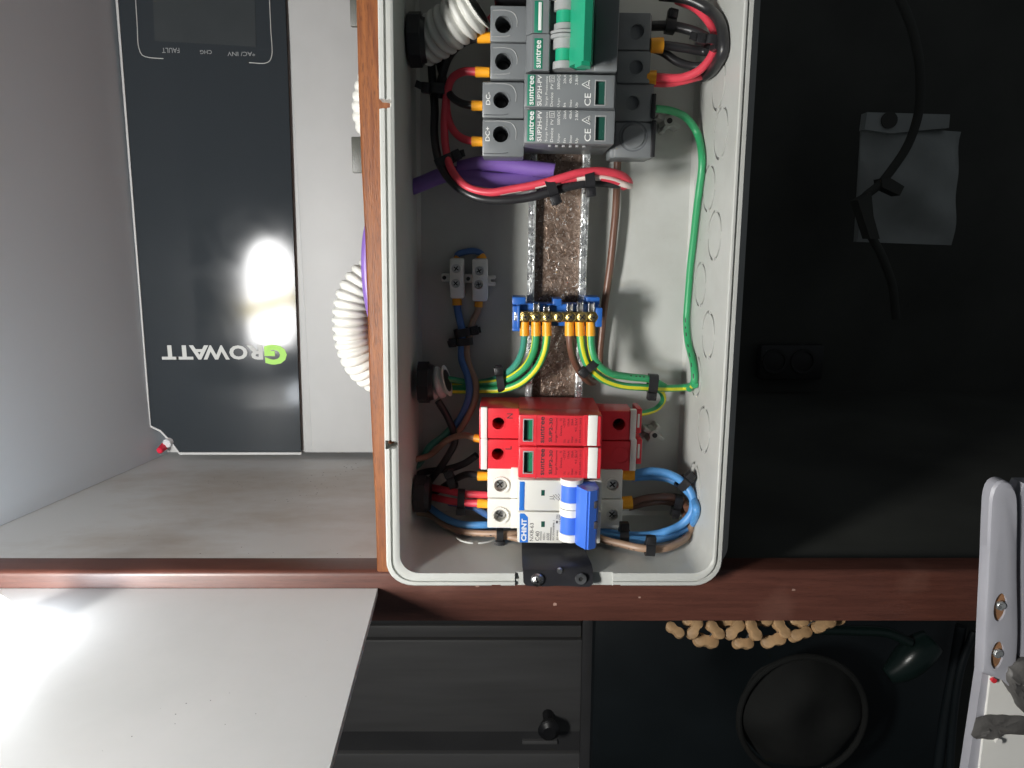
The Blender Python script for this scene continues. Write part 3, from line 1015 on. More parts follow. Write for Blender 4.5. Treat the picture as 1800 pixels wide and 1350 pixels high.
def phillips(T, q, r, m, parent=None, dome=1.2, name='screw'):
    """screw head with crossed recess, facing the viewer"""
    mm_ = MB()
    seg, rings = 24, 4
    vs, fs = [], []
    for k in range(rings + 1):
        a = (math.pi / 2) * k / rings
        for i in range(seg):
            an = 2 * math.pi * i / seg
            vs.append((q.x + r * math.cos(a) * math.cos(an) if k < rings else q.x, q.y - dome * math.sin(a), q.z + r * math.cos(a) * math.sin(an) if k < rings else q.z))
    for k in range(rings):
        for i in range(seg):
            j = (i + 1) % seg
            fs.append([k * seg + i, k * seg + j, (k + 1) * seg + j, (k + 1) * seg + i])
    mm_.add(vs, fs)
    mm_.cyl(q + Vector((0, 1.6, 0)), q, r, seg=24)
    s_ = T.part(name, mm_, m, parent)
    a = random.uniform(0.2, 1.2)
    cr = MB()
    for t in (a, a + math.pi / 2):
        d = Vector((math.cos(t), 0, math.sin(t))); n_ = Vector((-d.z, 0, d.x))
        w, l = r * 0.13, r * 0.62
        y = -dome - 0.05
        p_ = [q + d * l + n_ * w, q - d * l + n_ * w, q - d * l - n_ * w, q + d * l - n_ * w]
        cr.add([p + Vector((0, y, 0)) for p in p_] + [p + Vector((0, y + 0.5, 0)) for p in p_], [[0, 1, 2, 3], [7, 6, 5, 4], [0, 4, 5, 1], [1, 5, 6, 2], [2, 6, 7, 3], [3, 7, 4, 0]])
    T.part('recess', cr, 'hole_shade', s_, smooth=0)
    return s_
phillips(T, T.L(945, 1020, 369.0), 3.6, 'steel', dome=2.0)
q = T.L(1021, 1017, 369)
eye = MB().ring(q + Vector((0, -0.9, 0)), (0, 1, 0), 1.3, 3.0, 1.2, 24)
e_ = T.part('eyelet', eye, 'steel')
T.part('eyelet_hole', MB().cyl(q + Vector((0, -0.3, 0)), q + Vector((0, 0.2, 0)), 1.35, seg=16), 'hole_shade', e_)
q = T.L(984, 1004, 370)
T.part('rivet', MB().cyl(q + Vector((0, 0.8, 0)), q + Vector((0, -0.5, 0)), 1.7, 1.3, 14), 'steel')

FY, SY = 386.0, 405.0           # device fronts, device shoulders
SR = 417.0                      # shoulders on the shaded right-hand side

def hole(T, shoulder, u, v, r, m='steel', SY=SY):
    q = T.L(u, v, SY)
    cut(shoulder, MB().cyl((q.x, SY - 6 - T.c.y, q.z), (q.x, SY + 15 - T.c.y, q.z), r, seg=28))
    rm = MB().ring((q.x, SY - T.c.y - 0.25, q.z), (0, 1, 0), r, r + 0.55, 0.4)
    T.part('hole_rim', rm, shoulder.data.materials[0].name, shoulder)
    q2 = Vector((q.x, SY + 13.4 - T.c.y, q.z))
    phillips(T, q2, r * 0.8, m, shoulder, 0.6)
    return q

# ---- grey surge protector, two modules
T = rthing('surge_protector', 1000, 200, FY, 'grey two-module surge protector with green labels, marked DC minus and DC plus', 'surge protector')
base = MB()
T.pbox(base, 923, 129, 1079, 254, 389, 436, 0.5)
T.pbox(base, 1078, 132, 1144, 279, 419, 438, 0.8)
bs = T.part('base', base, 'device_grey')
for (v0, v1) in ((143, 208), (209, 276)):
    m_ = MB(); T.pbox(m_, 848, v0, 921, v1, SY, 434, 0.9)
    sh = T.part('terminal_block', m_, 'device_grey')
    hole(T, sh, 881 if v0 < 200 else 880, 176 if v0 < 200 else 236, 4.1, 'black_plastic')
    # moulded contour line
    vc = (v0 + v1) / 2
    path = [T.L(u, v, SY - 0.1) for u, v in ((852, v0 + 4), (885, v0 + 4), (900, v0 + 8), (907, v0 + 20), (907, vc + 3))]
    T.part('moulding', sweep(MB(), spline(path, 0.8), 0.28, 6), 'toggle_grey', sh)
    path = [T.L(u, v, SY - 0.05) for u, v in ((850, v1 - 6), (885, v1 - 6), (893, v1 - 7.5))]
    T.part('moulding', sweep(MB(), spline(path, 0.8), 0.28, 6), 'device_grey_dark', sh)
T.text('lettering', [('DC-', 854, 162, 862, 184, 0.01), ('DC+', 853, 223, 861, 248, 0.01)], SY - 0.2, 'print_white')
for (v0, v1) in ((129, 190.5), (191.5, 254)):
    m_ = MB(); T.pbox(m_, 922.5, v0, 1079.5, v1, FY, 402, 0.7)
    mod = T.part('module', m_, 'device_grey')
    o = v0 - 129
    T.part('label_strip', T.pbox(MB(), 927.5, 131 + o, 940, 186 + o, FY - 0.15, FY + 1, 0.05), 'label_green', mod)
    T.text('brand_lettering', [('suntree', 929, 133 + o, 939, 184 + o, 0.018)], FY - 0.3, 'print_white', mod)
    T.text('lettering', [('SUP2H-PV', 944, 132 + o, 953, 186 + o, 0.008), ('Surge Protective', 958, 134 + o, 964.5, 186 + o), ('Device  PV', 967, 147 + o, 973, 187 + o), ('T2', 968, 136 + o, 973, 143 + o),
        ('Ucpv', 979.5, 172 + o, 985, 188 + o), ('500VDC', 979.5, 131 + o, 985, 157 + o), ('In', 989.5, 181 + o, 994.5, 188 + o), ('20kA', 990.5, 131 + o, 995.5, 147 + o),
        ('Imax', 1000.5, 175 + o, 1005.5, 188 + o), ('40kA', 1000.5, 131 + o, 1005.5, 147 + o), ('Up', 1011, 180 + o, 1017, 189 + o), ('2.8kV', 1011, 131 + o, 1016.5, 149 + o), ('CE', 1027, 164 + o, 1039, 186 + o, 0.01)], FY - 0.2, 'print_white', mod)
    fr = MB()
    for pts in (((966, 133.5 + o), (974.5, 133.5 + o), (974.5, 144 + o), (966, 144 + o), (966, 133.5 + o)),):
        sweep(fr, [T.L(u, v, FY - 0.1) for u, v in pts], 0.14, 4)
    for pts in (((1023, 148.5 + o), (1037, 156 + o), (1037, 141 + o), (1023, 148.5 + o)), ((1030, 148.5 + o), (1035, 151 + o), (1035, 144 + o))):
        sweep(fr, [T.L(u, v, FY - 0.1) for u, v in pts], 0.22, 4)
    T.part('warning_mark', fr, 'print_white', mod)
    a_, b_ = T.L(1047.5, 142.5 + o, FY), T.L(1062.5, 184.5 + o, FY)
    cut(mod, MB().box(a_.x, b_.x, -4, 2.2, a_.z, b_.z))
    w = MB()
    T.pbox(w, 1046, 140 + o, 1064.5, 186 + o, FY - 0.2, FY + 0.6, 0.1)
    wf = T.part('window_frame', w, 'toggle_grey', mod)
    q = T.L(1055, 163 + o, FY)
    a_, b_ = T.L(1047.5, 142.5 + o, FY), T.L(1062.5, 184.5 + o, FY)
    cut(wf, MB().box(a_.x, b_.x, -8, 8, a_.z, b_.z))
    T.part('window', T.pbox(MB(), 1047, 142 + o, 1063, 185 + o, FY + 1.6, FY + 2.4, 0.0), 'window_green', mod)
# ejector foot with dots on the underside
m_ = MB()
for i in range(6):
    p = T.L(966 + i * 12, 262, FY + 5)
    p.z = T.L(966, 254, FY).z - 0.1
    m_.box(p.x - 0.7, p.x + 0.7, p.y - 1.5, p.y + 1.5, p.z - 0.5, p.z + 0.3, 0.1)
T.part('vent_dots', m_, 'toggle_grey')
m_ = MB(); T.pbox(m_, 1082, 215, 1146, 278, SR, 434, 0.8)
sh2 = T.part('terminal_cover', m_, 'device_grey')
q = T.L(1113, 240, SR)
T.part('cover_cap', MB().cyl((q.x, q.y + 1, q.z), (q.x, q.y - 1.2, q.z), 6.8, 6.2, 36, bev=0.5), 'device_grey', sh2)
T.part('cap_groove', MB().ring((q.x, q.y - 0.1, q.z), (0, 1, 0), 7.2, 7.9, 0.3, 36), 'device_grey_dark', sh2)
m_ = MB(); T.pbox(m_, 1082, 148, 1146, 214, SR, 434, 0.8)
sh3 = T.part('terminal_block', m_, 'device_grey')
hole(T, sh3, 1112, 181, 3.6, 'black_plastic', SR)
T.boxpart('end_clip', 1147, 164, 1152, 208, SR - 1, 432, 'black_plastic', 0.4)
T.boxpart('end_clip', 1146.5, 211, 1151, 276, SR - 1, 432, 'black_plastic', 0.4)

# ---- grey isolator breaker with green toggles
T = rthing('isolator_breaker', 1000, 60, FY, 'grey two-pole breaker with green toggle bar at the top of the enclosure', 'circuit breaker')
T.part('base', T.pbox(T.pbox(MB(), 928, -14, 1084, 127.5, 391, 436, 0.5), 1082, 24, 1141, 147, 419, 438, 0.8), 'device_grey')
for (v0, v1, vh) in ((9, 74, 43), (75, 140, 108)):
    m_ = MB(); T.pbox(m_, 862, v0, 927.5, v1, SY, 434, 0.8)
    sh = T.part('terminal_block', m_, 'device_grey')
    hole(T, sh, 884.5, vh, 4.2, 'black_plastic')
    path = [T.L(u, v, SY - 0.1) for u, v in ((866, v0 + 9), (890, v0 + 9), (903, v0 + 14), (909, v0 + 26), (909, v0 + 38))]
    T.part('moulding', sweep(MB(), spline(path, 0.8), 0.28, 6), 'toggle_grey', sh)
    path = [T.L(u, v, SY - 0.05) for u, v in ((864, v1 - 10), (890, v1 - 10), (897, v1 - 12))]
    T.part('moulding', sweep(MB(), spline(path, 0.8), 0.28, 6), 'toggle_grey', sh)
# front plate left of the toggles and frame right of them
for (v0, v1) in ((-10, 60.5), (61.5, 126)):
    m_ = MB()
    a, b = T.L(926, v0, FY + 2), T.L(966, v1, FY + 2)
    m_.prism_z([(a.x, 402 - T.c.y), (a.x, FY + 5 - T.c.y), (a.x + 2.8, FY - T.c.y), (b.x - 0.6, FY - T.c.y), (b.x, FY + 0.6 - T.c.y), (b.x, 402 - T.c.y)], b.z, a.z)
    T.part('front_plate', m_, 'device_grey')
T.part('label_strip', T.pbox(MB(), 939.5, 67, 953, 121, FY - 0.15, FY + 1, 0.05), 'label_green')
T.text('brand_lettering', [('suntree', 941, 70.5, 951.5, 119, 0.018)], FY - 0.3, 'print_white')
pi = T.part('position_window', T.pbox(MB(), 940, 1, 953, 57.5, FY - 0.15, FY + 1, 0.05), 'label_green')
T.part('position_mark', T.pbox(MB(), 947, 3.5, 951.5, 53, FY - 0.3, FY + 0.5, 0.05), 'print_white', pi)
T.part('toggle_well', T.pbox(MB(), 966.5, -10, 1046, 126, 394, 402, 0.3), 'device_grey_dark')
T.part('right_frame', T.pbox(MB(), 1048, -10, 1085, 126.5, FY + 3, 402, 1.0), 'device_grey')
T.text('lettering', [('N-63', 1070, 95, 1076, 116, 0.0)], FY + 2.8, 'print_faint')
qx = T.L(993, 60, 388).x
def zz(v): return T.L(990, v, 386).z
for (v0, v1, m, r) in ((-8, -1, 'toggle_grey', 7.4), (0, 18, 'toggle_grey', 5.6), (18, 41, 'green_plastic', 4.4), (41, 52, 'toggle_grey', 5.4), (55, 60, 'toggle_grey', 7.4), (62, 68, 'toggle_grey', 7.4), (68, 85.5, 'toggle_grey', 5.6), (85.5, 108, 'green_plastic', 4.4), (108, 121, 'toggle_grey', 5.6)):
    T.part('toggle_drum', MB().cyl((qx, 389 - T.c.y, zz(v1)), (qx, 389 - T.c.y, zz(v0)), r, seg=36), m)
hx = lambda u, Y: T.L(u, 60, Y).x
m_ = MB().prism_z([(hx(1001, 386), 390 - T.c.y), (hx(1003, 382), 381 - T.c.y), (hx(1022, 374), 371 - T.c.y), (hx(1026, 372), 369 - T.c.y), (hx(1040, 372), 371 - T.c.y), (hx(1044, 376), 378 - T.c.y), (hx(1030, 386), 390 - T.c.y)], zz(120), zz(-10))
m_.prism_z([(hx(1012, 378), 377 - T.c.y), (hx(1023, 373), 370.4 - T.c.y), (hx(1039, 372), 372 - T.c.y), (hx(1040, 378), 379 - T.c.y)], zz(127), zz(119.8))
T.part('toggle_handle', m_, 'green_plastic')
for (u, v) in ((1120, 55), (1118, 118)):
    m_ = MB(); T.pbox(m_, 1086, v - 34 if v < 90 else 89, 1142, v + 33 if v < 90 else 146.5, SR, 434, 0.8)
    sh = T.part('terminal_block', m_, 'device_grey')
    hole(T, sh, u, v, 3.6, 'steel', SR)
# dark neighbour at the very top of the picture
T.part('end_block', T.pbox(MB(), 868, -60, 1080, -12, 398, 436, 0.8), 'black_plastic')

# ---- red surge protector
T = rthing('surge_protector', 985, 785, FY, 'bright red two-module surge protector with white strips, marked N and L', 'surge protector')
m_ = MB()
T.pbox(m_, 912.5, 729, 1055, 841, 390, 437, 0.5)
T.part('base', m_, 'red_plastic')
for (v0, v1, vh, uh) in ((717, 771.5, 744, 876), (772, 826, 798, 875)):
    m_ = MB(); T.pbox(m_, 842.5, v0, 912, v1, SY, 435, 0.7)
    sh = T.part('terminal_block', m_, 'red_plastic')
    hole(T, sh, uh, vh, 3.5, 'black_plastic')
    T.part('white_strip', T.pbox(MB(), 845.5, v0 - 1, 856, v1 - 0.4, SY - 0.8, SY + 2, 0.3), 'white_plastic', sh)
    o = v0 - 717
    g = MB(); T.pbox(g, 901, 743 + o, 912, 745.2 + o, SY - 0.25, SY + 0.5, 0.0); T.pbox(g, 901, 749.5 + o, 912, 751.7 + o, SY - 0.25, SY + 0.5, 0.0)
    T.pbox(g, 909, 745.2 + o, 911.5, 749.4 + o, SY - 0.25, SY + 0.5, 0.0)
    T.part('latch', g, 'red_plastic', sh)
T.text('lettering', [('N', 891, 727, 901.5, 735.5, 0.0), ('L', 888.5, 784, 899, 790, 0.0)], SY - 0.25, 'print_dark')
for k, (v0, v1) in enumerate(((729, 784.8), (785.6, 842))):
    o = v0 - 729
    m_ = MB()
    T.pbox(m_, 912, v0, 1055.5, v1, FY, 402, 0.8)
    mod = T.part('module', m_, 'red_plastic')
    for (g0, g1, gy) in ((941.5, 942.6, 0.15), (1026.6, 1028, 0.25), (1030.5, 1031.5, 0.2)):
        T.part('moulding', T.pbox(MB(), g0, v0 + 0.6, g1, v1 - 0.6, FY - gy, FY + 0.4, 0), 'red_plastic', mod)
    T.part('white_strip', T.pbox(MB(), 1034.5, v0 + 1.2, 1049, v1 - 0.8, FY - 0.35, FY + 1, 0.25), 'white_plastic', mod)
    a_, b_ = T.L(921.2, 738 + o, FY), T.L(935.6, 774.8 + o, FY)
    cut(mod, MB().box(a_.x, b_.x, -4, 2.6, a_.z, b_.z))
    wf = T.part('window_frame', T.pbox(MB(), 919.5, 736 + o, 937, 776.5 + o, FY - 0.2, FY + 0.6, 0.1), 'toggle_grey', mod)
    a_, b_ = T.L(921.2, 738 + o, FY), T.L(935.6, 774.8 + o, FY)
    cut(wf, MB().box(a_.x, b_.x, -8, 8, a_.z, b_.z))
    wn = T.part('window', T.pbox(MB(), 920, 737 + o, 937, 776 + o, FY + 2.0, FY + 2.8, 0.0), 'window_green', mod)
    T.part('flag', T.pbox(MB(), 930, 739 + o, 936.5, 772 + o, FY + 1.3, FY + 1.9, 0.0), 'window_bright', wn)
    T.text('brand_lettering', [('suntree', 949, 732.5 + o, 957.5, 778.5 + o, 0.016), ('SUP2-30', 964.5, 735 + o, 971.5, 777 + o, 0.015)], FY - 0.15, 'print_dark', mod)
    T.text('lettering', [('Surge Protective', 975, 735 + o, 981, 778 + o), ('Device', 984, 748 + o, 988, 766 + o), ('T2', 984, 736 + o, 988, 740 + o), ('Uc:', 989.5, 772 + o, 994, 778.5 + o), ('~275V', 989.5, 735 + o, 994, 752 + o), ('In:', 996.5, 773 + o, 1001, 778.5 + o), ('15kA', 997, 736 + o, 1001, 749 + o), ('Imax:', 1003, 767 + o, 1007.5, 778.5 + o), ('30kA', 1003.5, 736 + o, 1008, 748 + o), ('Up:', 1010, 771 + o, 1015, 778.5 + o), ('<1.5kV', 1010, 735 + o, 1015, 759 + o), ('EN 61643-11:2012', 1017.5, 735 + o, 1022, 778.5 + o)], FY - 0.15, 'print_red_dark', mod)
for (v0, v1) in ((722, 774), (775, 828)):
    m_ = MB(); T.pbox(m_, 1052, v0, 1110, v1, SR, 437, 0.7)
    sh = T.part('terminal_block', m_, 'red_plastic')
    if v0 < 750: hole(T, sh, 1088, 746, 3.6, 'black_plastic', SR)
    else:
        q = T.L(1091, 800, SR)
        T.part('moulding', MB().ring((q.x, q.y - 0.25, q.z), (0, 1, 0), 4.6, 5.1, 0.5, 32), 'red_plastic', sh)
    T.part('white_strip', T.pbox(MB(), 1109, v0 - 1.5, 1117, v1, SR - 0.6, SR + 3, 0.3), 'white_plastic', sh)
    T.part('end_plate', T.pbox(MB(), 1120, v0 - 3, 1127, v1 - 12, SR + 3, 437, 0.4), 'red_plastic', sh)
    T.part('white_strip', T.pbox(MB(), 1121.5, v0 + 6, 1124, v1 - 22, SR + 2.4, SR + 5, 0.2), 'white_plastic', sh)

# ---- white two-pole circuit breaker with blue toggle
T = rthing('circuit_breaker', 985, 900, FY, 'white two-pole circuit breaker with blue toggle bar at the lower end of the rail', 'circuit breaker')
T.part('base', T.pbox(MB(), 911, 844, 1054.5, 955, 390, 437, 0.5), 'breaker_white')
for (v0, v1, vs_, us) in ((822, 876, 852, 877), (876.6, 929, 905, 876)):
    m_ = MB(); T.pbox(m_, 857, v0, 911.5, v1, SY, 435, 0.8)
    sh = T.part('terminal_block', m_, 'shoulder_white')
    q = T.L(us + 3, vs_ + 0.5, SY)
    cut(sh, MB().cyl((q.x, q.y - 5, q.z), (q.x, q.y + 4, q.z), 3.9, seg=32))
    T.part('screw_collar', MB().ring((q.x, q.y - 1.2, q.z), (0, 1, 0), 3.7, 5.1, 2.0, 32), 'shoulder_white', sh)
    phillips(T, Vector((q.x - 0.5, q.y + 1.6, q.z)), 3.5, 'steel', sh, 0.7)
    T.part('barrier_rib', T.pbox(MB(), 898.5, v0, 911.6, v1, SY - 1.2, SY + 2, 0.5), 'shoulder_white', sh)
for k, (v0, v1) in enumerate(((843.5, 898.8), (899.6, 955.5))):
    m_ = MB(); T.pbox(m_, 911, v0, 989, v1, FY, 402, 0.8)
    T.part('front_plate', m_, 'breaker_white')
    T.part('toggle_seat', T.pbox(MB(), 989.3, v0, 1054.5, v1, FY + 1.5, 402, 0.5), 'breaker_white')
T.part('brand_strip', T.pbox(MB(), 913.5, 846.5, 921.5, 897.5, FY - 0.15, FY + 0.6, 0.1), 'chint_blue')
pts = [(913.5, 953.5), (913.5, 902.5), (921.5, 902.5), (928, 909.5), (928, 953.5)]
q = [T.L(u, v, FY - 0.15) for u, v in pts]
lg = T.part('brand_label', MB().prism([(p.x, p.z) for p in q], FY - 0.15 - T.c.y, FY + 0.5 - T.c.y), 'chint_blue')
T.text('brand_lettering', [('CHiNT', 916, 912, 926, 951, 0.035)], FY - 0.3, 'print_white', lg)
T.text('lettering', [('NXB-63', 931, 919.5, 938, 951, 0.0), ('C40', 941, 934, 948.5, 950.5, 0.0), ('400V~', 954, 936, 958.5, 949.5), ('6000', 960.5, 937, 966, 949.5, 0.0), ('IEC/EN60898-1', 971, 915, 975, 949.5), ('814090', 978, 932, 981.5, 949), ('ON', 977.5, 905, 981, 912), ('OFF', 982, 904, 985.5, 914), ('1', 977.5, 915.5, 980.5, 920), ('1 0', 982, 916, 985.5, 921)], FY - 0.15, 'print_dark')
m_ = MB()
T.pbox(m_, 950.5, 934, 951.2, 950, FY - 0.12, FY + 0.3, 0); T.pbox(m_, 968, 927, 968.7, 950, FY - 0.12, FY + 0.3, 0)
T.part('print_lines', m_, 'print_dark')
sy = MB()
for pts in (((966, 873), (972, 873)), ((966, 877), (972, 877)), ((972, 870), (975, 873), (972, 876), (975, 879)), ((976, 869), (980, 872), (976, 875), (980, 878)), ((981, 868), (984, 871), (981, 874), (984, 877), (981, 880))):
    sweep(sy, [T.L(u, v, FY - 0.05) for u, v in pts], 0.14, 4)
T.part('wiring_symbol', sy, 'print_dark')
for v in (861.5, 916.5):
    T.part('window', T.pbox(MB(), 951.5, v, 957.5, v + 10, FY - 0.12, FY + 0.5, 0.05), 'window_green')
qx = T.L(1003, 900, 388).x
def zz(v): return T.L(1000, v, 380).z
for (v0, v1, m, r) in ((846, 856.5, 'white_plastic', 6.3), (856.5, 886, 'blue_plastic', 5.7), (886, 897.6, 'white_plastic', 6.3), (898.8, 911, 'white_plastic', 6.3), (911, 942, 'blue_plastic', 5.7), (942, 955, 'white_plastic', 6.3)):
    T.part('toggle_drum', MB().cyl((qx, 386.5 - T.c.y, zz(v1)), (qx, 386.5 - T.c.y, zz(v0)), r, seg=40), m)
hx = lambda u, Y: T.L(u, 905, Y).x
m_ = MB().prism_z([(hx(1010, 382), 386 - T.c.y), (hx(1014, 378), 378 - T.c.y), (hx(1022, 374), 374.5 - T.c.y), (hx(1029, 372), 372 - T.c.y), (hx(1031, 371), 371 - T.c.y), (hx(1034, 371), 371.4 - T.c.y), (hx(1036, 371), 370.6 - T.c.y), (hx(1049, 371), 373 - T.c.y), (hx(1051, 376), 377 - T.c.y), (hx(1044, 386), 388 - T.c.y)], zz(954), zz(853))
hd = T.part('toggle_handle', m_, 'blue_plastic')
for v in (882, 918):
    T.part('handle_slot', T.pbox(MB(), 1044.5, v, 1050.5, v + 12, 371.6, 374, 0.1), 'print_dark', hd)
for (v0, v1, vs_, us) in ((822, 877, 852.5, 1075), (878, 930, 905, 1074)):
    m_ = MB(); T.pbox(m_, 1052, v0, 1093, v1, SR, 437, 0.7)
    sh = T.part('terminal_block', m_, 'shoulder_white')
    q = T.L(us + 2, vs_, SR)
    cut(sh, MB().cyl((q.x, q.y - 5, q.z), (q.x, q.y + 4, q.z), 3.6, seg=32))
    T.part('screw_collar', MB().ring((q.x, q.y - 0.5, q.z), (0, 1, 0), 3.5, 4.4, 1.0, 32), 'shoulder_white', sh)
    phillips(T, Vector((q.x, q.y + 1.4, q.z)), 3.4, 'steel', sh, 0.6)

# ---- earth bar on blue carrier
T = rthing('earth_bar', 980, 556, 418, 'brass earth bar with seven screws on a blue carrier across the rail', 'earth bar')
m_ = MB()
T.pbox(m_, 908, 533, 1050, 574, 424, 438, 0.5)
T.pbox(m_, 900.5, 522, 924, 536, 424, 439, 0.6)
T.pbox(m_, 1031, 522, 1054, 536, 424, 439, 0.6)
T.pbox(m_, 972, 525, 987, 538, 423, 438, 0.4)
T.pbox(m_, 900.5, 576, 918, 582.5, 424, 439, 0.5)
T.pbox(m_, 901, 538, 913, 577, 420.5, 438, 0.6)
T.pbox(m_, 1048, 541, 1058, 575, 417, 438, 0.6)
T.pbox(m_, 909.5, 537, 913.5, 578, 418, 432, 0.5)
cr = T.part('carrier', m_, 'bus_blue')
T.part('carrier_slot', T.pbox(MB(), 904, 549, 909.5, 564, 420.2, 422, 0.1), 'zinc_lip', cr)
m_ = MB(); T.pbox(m_, 915, 547.5, 1053, 567, 417.5, 427, 0.5)
T.part('bar', m_, 'brass')
for u in (924, 943.5, 963.5, 983, 1003.5, 1023.5, 1043.5):
    phillips(T, T.L(u, 557.5, 417.3), 3.0, 'brass', None, 0.6)
for (u, v0) in ((943, 533), (961, 538), (1002, 534), (1020, 531), (1040, 532)):
    m_ = MB(); T.pbox(m_, u - 5.2, v0, u - 3.8, 548, 419, 425, 0.1); T.pbox(m_, u + 3.8, v0, u + 5.2, 548, 419, 425, 0.1)
    T.pbox(m_, u - 3.6, v0 + 2, u + 3.6, 548, 422, 426, 0.1)
    T.part('wire_stub', m_, 'steel')

# ---- white connector block on the back of the enclosure
T = Thing('connector_block', P(828, 490, 449), 'white two-way screw connector block in the shaded left half of the enclosure', 'connector')
for (u0, u1, v0, v1) in ((790, 816, 454, 525), (829.5, 857, 455, 530)):
    m_ = MB(); T.pbox(m_, u0, v0, u1, v1, 442, 455.2, 1.2)
    un = T.part('terminal_unit', m_, 'white_plastic')
    for vv in ((472, 498) if u0 < 800 else (476, 500)):
        uu = (u0 + u1) / 2 - (1 if vv < 490 else 2)
        q = T.L(uu, vv, 442)
        m2 = MB().ring(q + Vector((0, -2.2, 0)), (0, 1, 0), 2.7, 3.6, 3.2, 28)
        T.part('screw_tube', m2, 'white_plastic', un)
        phillips(T, q + Vector((0, -0.4, 0)), 2.6, 'steel', un, 0.4)
m_ = MB()
T.pbox(m_, 775, 481, 791, 495, 449, 455.2, 0.8); T.pbox(m_, 815, 482, 831, 497, 448, 455.2, 0.8); T.pbox(m_, 856, 485, 871, 491, 448, 455.2, 0.6); T.pbox(m_, 856, 496, 871, 503, 448, 455.2, 0.6); T.pbox(m_, 855, 486, 862, 502, 448.2, 454.8, 0.6)
w_ = T.part('web', m_, 'white_plastic')
m_ = MB()
for u, v in ((781, 488), (823, 490)):
    q = T.L(u, v, 448)
    m_.cyl(q + Vector((0, -0.9, 0)), q + Vector((0, 0.2, 0)), 1.2, seg=16)
T.part('screw_hole', m_, 'hole_shade', w_)

# ------------------------------------------------------------------ conduits entering the enclosure
conduit('dusty white corrugated conduit end inside the top left of the enclosure', [(742, 76, 424), (765, 64, 420), (800, 40, 414), (828, 20, 411), (838, 12, 410)], 12.2, 4.6, 'corrugated conduits', 2.2)
conduit('short grey conduit end inside the left wall above the red protector', [(744, 678, 435), (764, 674, 434), (786, 669, 433)], 9.6, 5.2, 'corrugated conduits', 2.0)

# ------------------------------------------------------------------ cables
GY_ = ['cable_green', 'cable_yellow']
fe = (0, 7.0, 2.75)
cable('teal-green earth cable, leftmost of the six on the earth bar', [(922, 568, 421), (922, 590, 421), (919, 615, 424), (907, 640, 430), (888, 657, 436), (866, 668, 442), (830, 674, 447), (790, 676, 449)], 1.95, 'cable_teal', [fe], group='earth cables on the earth bar')
cable('green cable with yellow edge stripe, second from left on the earth bar', [(942, 568, 420), (941.5, 590, 420), (938, 617, 422), (925, 643, 427), (903, 661, 432), (880, 670, 436), (845, 675, 441), (800, 678, 445), (765, 676, 447)], 2.2, GY_, [fe], (3, 2, 1), group='earth cables on the earth bar')
cable('green cable with bold yellow stripe, third from left on the earth bar', [(961, 568, 420), (961, 590, 420), (957, 617, 421), (943, 648, 425), (918, 671, 429), (888, 683, 433), (848, 686, 438), (800, 686, 444), (760, 684, 446)], 2.2, GY_, [fe], (19, 3, 1), group='earth cables on the earth bar')
cable('brown cable running from the earth bar up behind the grey protector', [(1001, 568, 420), (1001, 590, 420), (1003, 612, 421), (1012, 640, 426), (1028, 664, 434), (1044, 671, 444), (1053, 650, 452), (1055, 610, 453), (1060, 560, 452), (1068, 500, 450), (1077, 430, 449), (1082, 370, 449), (1085, 310, 450), (1086, 250, 450)], 2.2, 'cable_brown', [fe], group='earth cables on the earth bar')
cable('green cable with yellow stripe, second from right on the earth bar', [(1019, 568, 420), (1020, 590, 420), (1023, 615, 420), (1033, 642, 421), (1055, 664, 424), (1090, 677, 429), (1130, 681, 433), (1170, 682, 437), (1205, 681, 441), (1221, 676, 444)], 2.2, GY_, [fe], (18, 3, 1), group='earth cables on the earth bar')
cable('plain green cable, rightmost on the earth bar', [(1038, 568, 420), (1038, 590, 420), (1040, 614, 419), (1049, 638, 419), (1072, 656, 422), (1104, 662, 427), (1142, 667, 432), (1168, 680, 438)], 2.2, GY_, [fe], (3, 2, 1), marks=(0.58, 0.75, 17), group='earth cables on the earth bar')
cable('thick green cable running up the right wall of the enclosure', [(1212, 683, 446), (1221, 668, 446), (1219, 640, 446), (1210, 603, 446), (1207, 560, 446), (1212, 490, 445), (1220, 410, 444), (1229, 335, 442), (1234, 280, 440), (1226, 235, 438), (1205, 206, 436), (1180, 195, 433), (1150, 191, 428)], 2.1, 'cable_green', marks=(0.05, 0.3, 17))
cable('short green and yellow cable hooking into the red protector', [(1150, 682, 440), (1163, 690, 444), (1166, 704, 447), (1155, 717, 446), (1138, 724, 440), (1122, 727, 434)], 1.8, GY_, stripe=(17, 4, 1))

# upper left loop
cable('red cable curving into the upper terminal beside the conduit', [(858, 127, 418), (845, 127, 418), (815, 126, 420), (795, 137, 424), (787, 158, 428), (783, 190, 430), (781, 230, 428), (785, 270, 424), (796, 302, 416), (820, 328, 411), (858, 338, 408), (900, 333, 406), (940, 325, 404), (985, 313, 402), (1020, 304, 402), (1060, 301, 404), (1092, 308, 408), (1106, 322, 414), (1096, 328, 422)], 2.15, ['cable_red', 'cable_white'], [(0, 6.6, 2.75)], patches=[(0.50, 0.56, 11, 2, 1), (0.56, 0.62, 3, 2, 1), (0.62, 0.69, 12, 2, 1), (0.655, 0.70, 2, 3, 1), (0.71, 0.77, 12, 3, 1)], group='red and black solar cables')
cable('red and white scuffed cable ending below the grey protector', [(968, 321, 405), (1000, 315, 404), (1035, 311, 404), (1070, 315, 406), (1100, 325, 410), (1108, 327, 413)], 1.7, ['cable_white', 'cable_red'], patches=[(0.1, 0.28, 0, 5, 1), (0.25, 0.5, 12, 4, 1), (0.55, 0.8, 1, 4, 1)], group='red and black solar cables')
